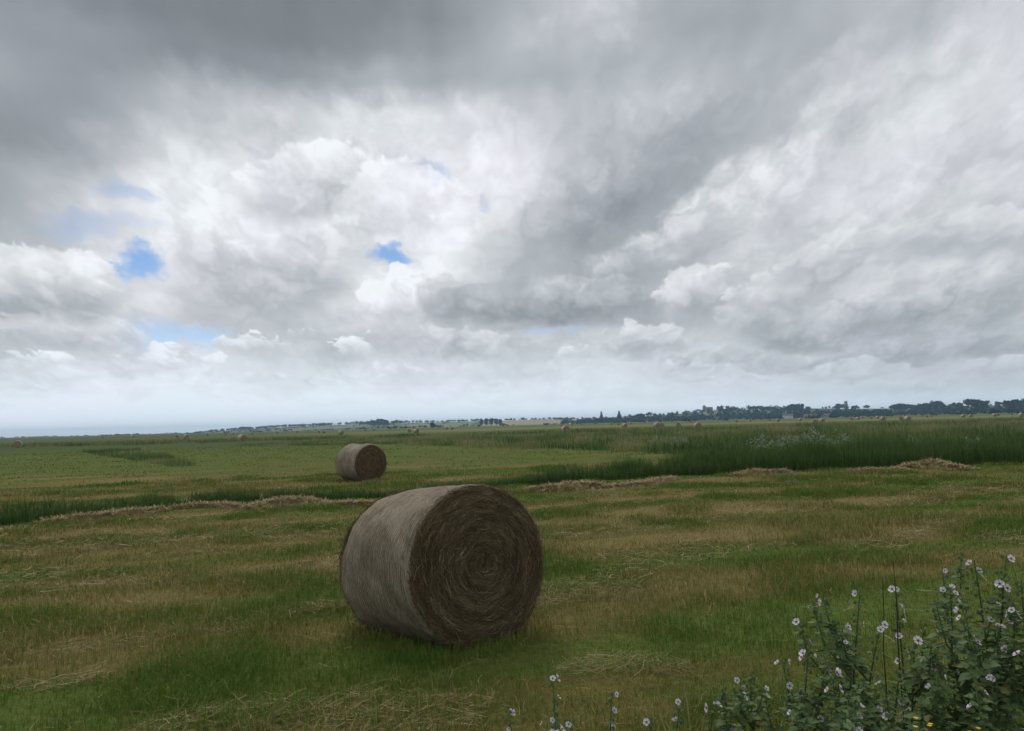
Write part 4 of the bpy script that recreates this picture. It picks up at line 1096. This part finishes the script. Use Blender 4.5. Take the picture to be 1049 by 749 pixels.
# two raked lines and a pale track that the picture shows
for line, wd_ in ((gl((60, 672), (120, 662), (160, 656), (230, 647), (345, 622)), .22), (gl((556, 622), (600, 612), (650, 606)), .3), (gl((880, 567), (925, 550), (960, 540), (1000, 533)), .3), (gl((250, 745), (340, 738), (420, 735)), .5), (gl((600, 688), (650, 684), (690, 688)), .18), (gl((0, 712), (60, 702), (110, 697)), .15), (gl((1020, 552), (1049, 549), (1090, 545)), .4), (gl((20, 575), (90, 566), (200, 552)), .2)):
    d, _ = poly_dist(x, y, np.array(line)); k |= (np.abs(d) < wd_ * (0.4 + 1.1 * fbm(x * 2, y * 2, 66, 2))) & (RNG.random(len(x)) < 0.9)
x, y, r = x[k], y[k], r[k]; n = len(x)
a = RNG.normal(ROW, 0.7, n)
Tt = np.stack([np.cos(a), np.sin(a), RNG.normal(0, .16, n)], 1)
mb = MB()
vv, q, tn = strands(np.stack([x, y, zg(x, y) + .02 + .05 * RNG.random(n)], 1), Tt, np.stack([RNG.normal(0, .3, n), RNG.normal(0, .3, n), np.ones(n)], 1),
                    0.06 + .20 * RNG.random(n) ** 1.8, np.maximum(.0026, .00045 * r) * (.7 + .6 * RNG.random(n)), np.clip(RNG.normal(.60, .2, n), 0, 1), RNG.normal(0, .12, n))
mb.add(vv, quads=q, tint=tn)
ls = mb.build('straw_litter', m_straw); ls['kind'] = 'stuff'

# ------------------------------------------------------------------ flowering plants
m_leaf, nt = new_mat('mallow_leaf')
tn = nt.attr('tint')
col = nt.ramp(tn, [(0.0, (0.036, 0.070, 0.022)), (0.5, (0.074, 0.126, 0.042)), (0.85, (0.135, 0.19, 0.075)), (1.0, (0.16, 0.17, 0.06))])
finish(nt, col, 0.7, spec=0.2, transl=0.18)
m_petal, nt = new_mat('mallow_petal')
tn = nt.attr('tint')
finish(nt, nt.ramp(tn, [(0.0, (0.50, 0.42, 0.46)), (0.2, (0.70, 0.65, 0.68)), (1.0, (0.80, 0.79, 0.79))]), 0.6, transl=0.25)
m_heart, nt = new_mat('mallow_heart'); finish(nt, (0.20, 0.11, 0.17), 0.7)
m_yellow, nt = new_mat('yellow_petal'); finish(nt, (0.75, 0.50, 0.04), 0.6, transl=0.2)
m_white_fl, nt = new_mat('pale_blossom'); finish(nt, (0.28, 0.32, 0.23), 0.8, transl=0.2)
m_dry, nt = new_mat('dry_stalk'); finish(nt, (0.045, 0.036, 0.024), 0.9)

def leaf_shape(L, Wd):
    """toothed three-lobed leaf in the XY plane, base at the origin, pointing +X"""
    o = [(0, 0), (.02, .16), (.10, .34), (.20, .50), (.30, .44), (.36, .52), (.46, .36), (.56, .34), (.62, .26), (.74, .22), (.84, .12), (1.0, 0)]
    up_ = [(a * L, b * Wd, 0) for a, b in o]
    lo_ = [(a * L, -b * Wd, 0) for a, b in o[1:-1]][::-1]
    mid = [(.3 * L, 0, -.05 * L), (.65 * L, 0, -.04 * L)]
    v = np.array(up_ + lo_ + mid)
    v[:, 2] -= 0.25 * (v[:, 0] / L) ** 2 * L * 0.5
    n = len(up_) + len(lo_); t = []
    for i in range(n):
        j = (i + 1) % n
        c = n if (v[i, 0] + v[j, 0]) / 2 < .48 * L else n + 1
        t.append((i, j, c))
    t += [(8, n, n + 1), (n - 6, n + 1, n)]
    return v, t
def basis(d, upv=(0, 0, 1)):
    d = np.asarray(d, float); d = d / np.linalg.norm(d)
    s = np.cross(upv, d); s = s / (np.linalg.norm(s) + 1e-9)
    return np.stack([d, s, np.cross(d, s)], 1)
def flower_mesh(seed, R=0.021, op=0.35):
    rg = np.random.default_rng(seed); mb = MB()
    for k in range(5):
        a = k * 2 * PI / 5 + rg.normal(0, .06)
        o = [(0.12, 0), (.35, .20), (.70, .42), (.95, .34), (.90, .0), (.97, -.32), (.70, -.42), (.35, -.20)]
        v = np.array([[x * R, y * R, R * op * x ** 1.4 + rg.normal(0, .03) * R + .02 * R * (k % 2)] for x, y in o] + [[.55 * R, 0, R * op * .30]])
        ca, sa = math.cos(a), math.sin(a)
        v = np.stack([v[:, 0] * ca - v[:, 1] * sa, v[:, 0] * sa + v[:, 1] * ca, v[:, 2]], 1)
        tn = np.array([.0, .35, .7, .9, .9, .9, .7, .35, .5]) * (.85 + .2 * rg.random())
        mb.add(v, tris=[(i, (i + 1) % 8, 8) for i in range(8)], tint=tn)
    me = mesh_np('flower', np.concatenate(mb.v), np.concatenate(mb.t), None, {'tint': np.concatenate(mb.tint)})
    me.materials.append(m_petal)
    hb = MB()
    th = np.linspace(0, PI, 5); 
    hb.tube([(0, 0, -.1 * R), (0, 0, .18 * R), (0, 0, .36 * R), (0, 0, .42 * R)], [.22 * R, .26 * R, .17 * R, .06 * R], 7)
    hm = mesh_np('flower_centre', np.concatenate(hb.v), np.concatenate(hb.t), None, {'tint': np.concatenate(hb.tint)}, False, np.concatenate(hb.q)); hm.materials.append(m_heart)
    return me, hm
FLOWERS = [flower_mesh(s, R, op) for s, R, op in ((1, .021, .30), (2, .019, .5), (3, .022, .2), (4, .016, 1.0))]
def add_leaf(mb, p, d, L, tint, rg, wr=1.0):
    v, t = leaf_shape(L, L * .85 * wr)
    B = basis(d, (rg.normal(0, .35), rg.normal(0, .35), 1))
    mb.add(v @ B.T + p, tris=t, tint=tint)
def mallow(foot, tip, label, seed, flowers, nleaf=26, leafL=.06, side=2, upto=.62, group='flowering mallow stems in the near corner', dense=1.0):
    """one stem: foot and tip in world space; flowers = list of world points the blossoms sit at, or a number"""
    rg = np.random.default_rng(seed); nleaf = int(nleaf * 2.1); leafL = leafL * .57
    if isinstance(flowers, int): flowers = int(flowers * 1.05) + 1
    foot = np.array(foot, float); tip = np.array(tip, float) - foot; Hh = tip[2]
    root = empty('mallow_plant', foot); tag(root, label, 'flowering plant', group)
    N = 9; u = np.linspace(0, 1, N)
    bow = np.array([rg.normal(0, .04), rg.normal(0, .04), 0]) * Hh
    path = u[:, None] * tip + np.sin(u * PI)[:, None] * bow
    def pt(t): return np.array([np.interp(t, u, path[:, k]) for k in range(3)])
    sb = MB(); lb = MB()
    sb.tube(path, np.linspace(.0065, .0022, N), 6, .55)
    tips = [(path, 1.0)]
    for k in range(side):
        t0 = .45 + .35 * rg.random(); a = rg.random() * 2 * PI; ln = Hh * (.14 + .16 * rg.random()) * dense
        p0 = pt(t0); p1 = p0 + np.array([math.cos(a) * ln * .5, math.sin(a) * ln * .5, ln * .6]); p2 = p0 + np.array([math.cos(a) * ln * .62, math.sin(a) * ln * .62, ln * 1.15])
        sp = np.stack([p0, p1, p2]); sb.tube(sp, [.004, .003, .0018], 5, .55); tips.append((sp, .6))
    sb.build('stem', m_leaf, root, True)
    for (pp, kk) in tips:
        cnt = int(nleaf * (1.0 if kk == 1.0 else .32)); uu = np.linspace(0, 1, len(pp))
        for k in range(cnt):
            t = (.12 if kk == 1.0 else .25) + (.86 if kk == 1.0 else .7) * (k + rg.random()) / cnt
            p = np.array([np.interp(t, uu, pp[:, q]) for q in range(3)])
            a = k * 2.4 + rg.normal(0, .4)
            L = leafL * (1.45 - 1.05 * t) * (.75 + .5 * rg.random())
            d = np.array([math.cos(a), math.sin(a), .25 - .55 * rg.random()])
            pe = p + np.array([math.cos(a), math.sin(a), .35]) * L * .45
            lb.tube(np.stack([p, pe]), [.0014, .001], 4, .5, cap=False)
            add_leaf(lb, pe, d, L, float(np.clip(rg.normal(.44 + .12 * t, .27), 0, 1)), rg)
    # buds: little green knobs crowding the top
    for (pp, kk) in tips:
        for k in range(int(7 * kk) + 2):
            t = upto + (1 - upto) * rg.random() ** .7; uu = np.linspace(0, 1, len(pp))
            p = np.array([np.interp(t, uu, pp[:, q]) for q in range(3)]); a = rg.random() * 6.28
            c = p + np.array([math.cos(a), math.sin(a), .5]) * .014
            lb.tube([c - (0, 0, .006), c, c + (0, 0, .006), c + (0, 0, .009)], [.003, .0058, .0045, .001], 5, .78)
    lb.build('foliage', m_leaf, root)
    pts = []
    if isinstance(flowers, int):
        for k in range(flowers):
            pp, kk = tips[rg.integers(0, len(tips))] if k > 1 else tips[0]
            t = upto + (1.0 - upto) * rg.random() if k else .985; uu = np.linspace(0, 1, len(pp))
            p = np.array([np.interp(t, uu, pp[:, q]) for q in range(3)]); a = rg.normal(-PI / 2, 1.5)
            pts.append((p + np.array([math.cos(a), math.sin(a), .3]) * .02, a))
    else:
        for f in flowers:
            w = np.array(f) - foot; a = rg.normal(-PI / 2, .7); pts.append((w, a))
            # a short stalk from the nearest place on the stem
            t = np.clip((w[2] - .03) / Hh, 0.1, .99); p0 = pt(t); 
    for (p, a) in pts:
        me, hm = FLOWERS[rg.integers(0, 4)]
        fo = bpy.data.objects.new('flower', me); COL.objects.link(fo); fo.parent = root
        d = Vector((math.cos(a), math.sin(a), -.2 + 1.5 * rg.random()))
        fo.location = p; fo.rotation_euler = d.to_track_quat('Z', 'Y').to_euler()
        s = (.50 + .32 * rg.random()) * min(1.0, foot[1] / 2.8 + .1); fo.scale = (s, s, s)
        ho = bpy.data.objects.new('flower_centre', hm); COL.objects.link(ho); ho.parent = fo
    return root
def stem_at(x, y, Y, label, seed, flowers, **kw):
    tip = at(x, y, Y); rg = np.random.default_rng(seed + 900)
    ft = (tip.x + rg.normal(0, .06), tip.y + rg.normal(0, .06) + .03); 
    return mallow((ft[0], ft[1], float(zg(ft[0], ft[1]))), tip, label, seed, flowers, **kw)
ST = [
 (566, 692, 3.1, 'lone slim mallow, tallest of the sparse stems left of the bush, flower at its tip', 4, dict(nleaf=22, side=0, leafL=.045)),
 (521, 731, 3.0, 'leftmost small mallow stem peeping over the bottom photo edge', 3, dict(nleaf=16, side=0, leafL=.04)),
 (584, 738, 2.8, 'short leafy mallow crowded with flowers just right of the lone slim stem', 6, dict(nleaf=26, side=1, leafL=.05)),
 (561, 741, 2.85, 'tiny mallow tip between the leftmost stem and the crowded short one', 2, dict(nleaf=18, side=0, leafL=.045)),
 (627, 709, 3.0, 'mallow stem with dark bud cluster on top and two flowers beneath', 3, dict(nleaf=24, side=0, leafL=.055)),
 (664, 737, 2.9, 'low mallow with bright green leaves between the bud topped stem and the bush', 2, dict(nleaf=26, side=1, leafL=.05)),
 (697, 716, 2.95, 'slim mallow stem standing second in from the left side of the bush', 3, dict(nleaf=24, side=1, leafL=.05)),
 (730, 722, 2.8, 'mallow with round white flower at the left skirt of the bush', 4, dict(nleaf=34, side=2, leafL=.06)),
 (758, 694, 3.0, 'mallow with purple tinged flower spike on the left shoulder of the bush', 5, dict(nleaf=36, side=2, leafL=.06)),
 (783, 706, 2.75, 'leafy bright mallow just right of the purple tinged spike', 4, dict(nleaf=44, side=3, leafL=.07)),
 (801, 675, 2.9, 'mallow with stacked small flowers rising over the left of the bush', 6, dict(nleaf=40, side=3, leafL=.065)),
 (828, 667, 2.75, 'pale leaved mallow with curling tip right of the stacked flower stem', 4, dict(nleaf=46, side=3, leafL=.07)),
 (852, 688, 2.5, 'mallow with the largest open flower near the bottom of the bush', 5, dict(nleaf=50, side=3, leafL=.08)),
 (863, 643, 2.95, 'narrow mallow with side flower, left of the tall dry stalk', 4, dict(nleaf=38, side=2, leafL=.065)),
 (881, 605, 3.0, 'tall mallow forking into two budded heads in the middle of the bush', 5, dict(nleaf=40, side=3, leafL=.065)),
 (917, 600, 2.95, 'tall mallow with dense white flower spire in the middle of the bush', 8, dict(nleaf=40, side=1, leafL=.06)),
 (903, 636, 2.7, 'mallow with single dark eyed flower below the dense white spire', 4, dict(nleaf=46, side=3, leafL=.075)),
 (937, 652, 2.6, 'shorter mallow with pinkish bud right of the dense white spire', 6, dict(nleaf=50, side=3, leafL=.08)),
 (965, 580, 2.85, 'tall mallow with several white flowers, leftmost of the three tallest heads', 8, dict(nleaf=46, side=3, leafL=.07)),
 (986, 624, 2.5, 'mid height mallow with two large eyed flowers under the tallest heads', 6, dict(nleaf=54, side=3, leafL=.08)),
 (998, 574, 2.9, 'tall mallow, middle one of the three tallest heads', 6, dict(nleaf=46, side=3, leafL=.07)),
 (1031, 568, 2.75, 'topmost mallow, highest flowers of all, near the right photo edge', 8, dict(nleaf=50, side=3, leafL=.07)),
 (1046, 594, 2.6, 'mallow with twin eyed flowers at the right photo edge below the topmost one', 6, dict(nleaf=54, side=3, leafL=.08)),
 (1022, 640, 2.4, 'dark leafy mallow with cluster of white flowers low at the right', 6, dict(nleaf=60, side=4, leafL=.085)),
 (1052, 668, 2.3, 'dark leafy mallow cut by the right photo edge', 4, dict(nleaf=60, side=4, leafL=.09)),
 (960, 690, 2.3, 'leafy low mallow in the dark bottom of the bush', 3, dict(nleaf=64, side=4, leafL=.09)),
 (905, 700, 2.35, 'leafy low mallow below the dark eyed flower', 3, dict(nleaf=60, side=4, leafL=.09)),
 (1000, 705, 2.2, 'leafy low mallow in the bottom right corner', 2, dict(nleaf=64, side=4, leafL=.095)),
 (875, 722, 2.3, 'leafy low mallow right of the largest open flower', 3, dict(nleaf=60, side=4, leafL=.085)),
 (815, 728, 2.45, 'lowest leafy mallow under the stacked small flowers', 3, dict(nleaf=56, side=4, leafL=.08)),
 (1085, 590, 2.8, 'tall mallow just outside the right photo edge', 6, dict(nleaf=50, side=3, leafL=.075)),
 (1100, 640, 2.5, 'leafy mallow outside the right photo edge', 4, dict(nleaf=60, side=4, leafL=.085)),
]
for k, (x, y, Y, lab, nf, kw) in enumerate(ST):
    stem_at(x, y, Y, lab, 300 + k, nf, **kw)
# taller rough grass and dead stems under the bush
# two dark dry stalks in front of the field
for k, (x, y, x1, y1, lab) in enumerate(((915, 576, 920, 660, 'thin dark dry stalk leaning above the dense white spire'), (904, 594, 905, 665, 'thin dark upright dry stalk left of the dense white spire'))):
    a = at(x, y, 2.9); b = at(x1, y1, 2.9); g = np.array([b.x + .01, b.y, float(zg(b.x, b.y))]); root_m = MB()
    root_m.tube([np.array(g) - g, np.array(b) - g, (np.array(a) * .5 + np.array(b) * .5) - g + (.004, 0, 0), np.array(a) - g], [.003, .0022, .0018, .0012], 5, .3)
    o = root_m.build('dry_stalk', m_dry); o.location = g; tag(o, lab, 'dry stalk', 'dry stalks by the mallows')
# yellow ragwort heads at the bottom edge
for k, (x, y, lab) in enumerate(((946, 747, 'yellow flowered weed at the bottom of the bush, left one'), (1002, 750, 'yellow flowered weed at the bottom of the bush, right one'))):
    tip = at(x, y, 2.15); ft = np.array([tip.x, tip.y + .05, float(zg(tip.x, tip.y))]); root = empty('yellow_wildflower', ft); tag(root, lab, 'wildflower')
    tl = np.array(tip) - ft; rg = np.random.default_rng(k)
    b = MB(); b.tube([(0, 0, 0), tl * .5 + (.02, 0, 0), tl], [.004, .003, .002], 5, .5)
    for q in range(14): 
        a = rg.random() * 6.28; add_leaf(b, tl * (.2 + .6 * q / 14), (math.cos(a), math.sin(a), .1), .06, .5, rg, .5)
    b.build('stem', m_leaf, root)
    for q in range(4):
        c = tl + np.array([rg.normal(0, .018), rg.normal(0, .018), rg.normal(0, .01)]); fbm_ = MB()
        for w in range(9):
            a = w * 2 * PI / 9; e = np.array([math.cos(a), math.sin(a), .25]); s = np.array([-math.sin(a), math.cos(a), 0])
            fbm_.add([c, c + e * .004 - s * .002, c + e * .008, c + e * .004 + s * .002], quads=[(0, 1, 2, 3)])
        fbm_.build('flower_head', m_yellow, root)

# pale flowering weeds in the reed bed
WEEDS = [(772, 459, 27), (783, 461, 26.5), (797, 460, 27), (809, 457, 27.5), (820, 455, 28), (829, 453, 28), (836, 449, 29), (844, 453, 28), (852, 456, 27.5), (861, 451, 30), (869, 455, 28), (783, 453, 33), (826, 447, 35), (804, 463, 26), (856, 461, 26.5),
         (690, 457, 40), (681, 455, 44), (671, 458, 42), (700, 458, 40), (937, 457, 28.5), (917, 462, 28), (995, 462, 27)]
for k, (x, y, Y) in enumerate(WEEDS):
    rg = np.random.default_rng(700 + k)
    tp = at(x, y, Y); g = np.array([tp.x, tp.y, float(zg(tp.x, tp.y))]); Hh = max(tp.z - g[2], .5) + .22
    root = empty('pale_weed', g)
    place = 'in the dark reed bed under the far white house' if 760 < x < 880 else ('at the far left end of the tall reeds' if x < 760 else 'deep in the reeds at the right')
    tag(root, 'pale flowering weed with whitish heads ' + place, 'weed', 'pale weeds ' + place)
    sb = MB(); fb_ = MB()
    for s in range(7):
        a = rg.random() * 6.28; r_ = .25 * rg.random(); h_ = Hh * (.7 + .35 * rg.random())
        tipp = np.array([math.cos(a) * r_, math.sin(a) * r_, h_])
        sb.tube([(0, 0, 0), tipp * .5 + (0, 0, .1), tipp], [.012, .009, .005], 4, .7)
        for q in range(8):
            b_ = rg.random() * 6.28; add_leaf(sb, tipp * (.35 + .5 * rg.random()), (math.cos(b_), math.sin(b_), -.1), .16, .75 + .25 * rg.random(), rg, .4)
        m_ = 12
        P = tipp + rg.normal(0, 1, (m_, 3)) * (.09, .09, .09)
        A = rg.normal(0, 1, (m_, 3)) * .021; B_ = rg.normal(0, 1, (m_, 3)) * .021
        fb_.add(np.stack([P - A, P + B_, P + A, P - B_], 1).reshape(-1, 3), quads=np.arange(m_ * 4).reshape(m_, 4))
    sb.build('stems', m_leaf, root); fb_.build('blossom', m_white_fl, root)
# ------------------------------------------------------------------ air
zlo = float(GZ.min()) - 1.0
mb = MB(); bpy.context.view_layer.update()
x0, x1, y0, y1, z0, z1 = -6300, 6300, -400, 4300, zlo - 1.0, max((o.matrix_world @ Vector(c)).z for o in scene.objects if o.type == 'MESH' for c in o.bound_box) + 3.0
mb.add([(x0, y0, z0), (x1, y0, z0), (x1, y1, z0), (x0, y1, z0), (x0, y0, z1), (x1, y0, z1), (x1, y1, z1), (x0, y1, z1)],
       quads=[(0, 3, 2, 1), (4, 5, 6, 7), (0, 1, 5, 4), (1, 2, 6, 5), (2, 3, 7, 6), (3, 0, 4, 7)])
m_haze = bpy.data.materials.new('haze_air'); m_haze.use_nodes = True; nt = NT(m_haze.node_tree)
out = nt.n('ShaderNodeOutputMaterial'); pv = nt.n('ShaderNodeVolumePrincipled')
pv.inputs['Color'].default_value = (0.48, 0.74, 1.0, 1); pv.inputs['Density'].default_value = 0.00019; pv.inputs['Anisotropy'].default_value = 0.0
nt.t.links.new(pv.outputs[0], out.inputs['Volume'])
hz = mb.build('haze', m_haze); hz['kind'] = 'stuff'

cy = scene.cycles
cy.max_bounces = 6; cy.diffuse_bounces = 3; cy.glossy_bounces = 1; cy.transmission_bounces = 2; cy.transparent_max_bounces = 4; cy.volume_bounces = 0
cy.use_adaptive_sampling = True; cy.adaptive_threshold = 0.02; cy.adaptive_min_samples = 10
cy.use_denoising = True
try: cy.denoiser = 'OPENIMAGEDENOISE'
except Exception: pass
cy.denoising_input_passes = 'RGB_ALBEDO_NORMAL'
cy.caustics_reflective = False; cy.caustics_refractive = False
cy.sample_clamp_indirect = 4.0
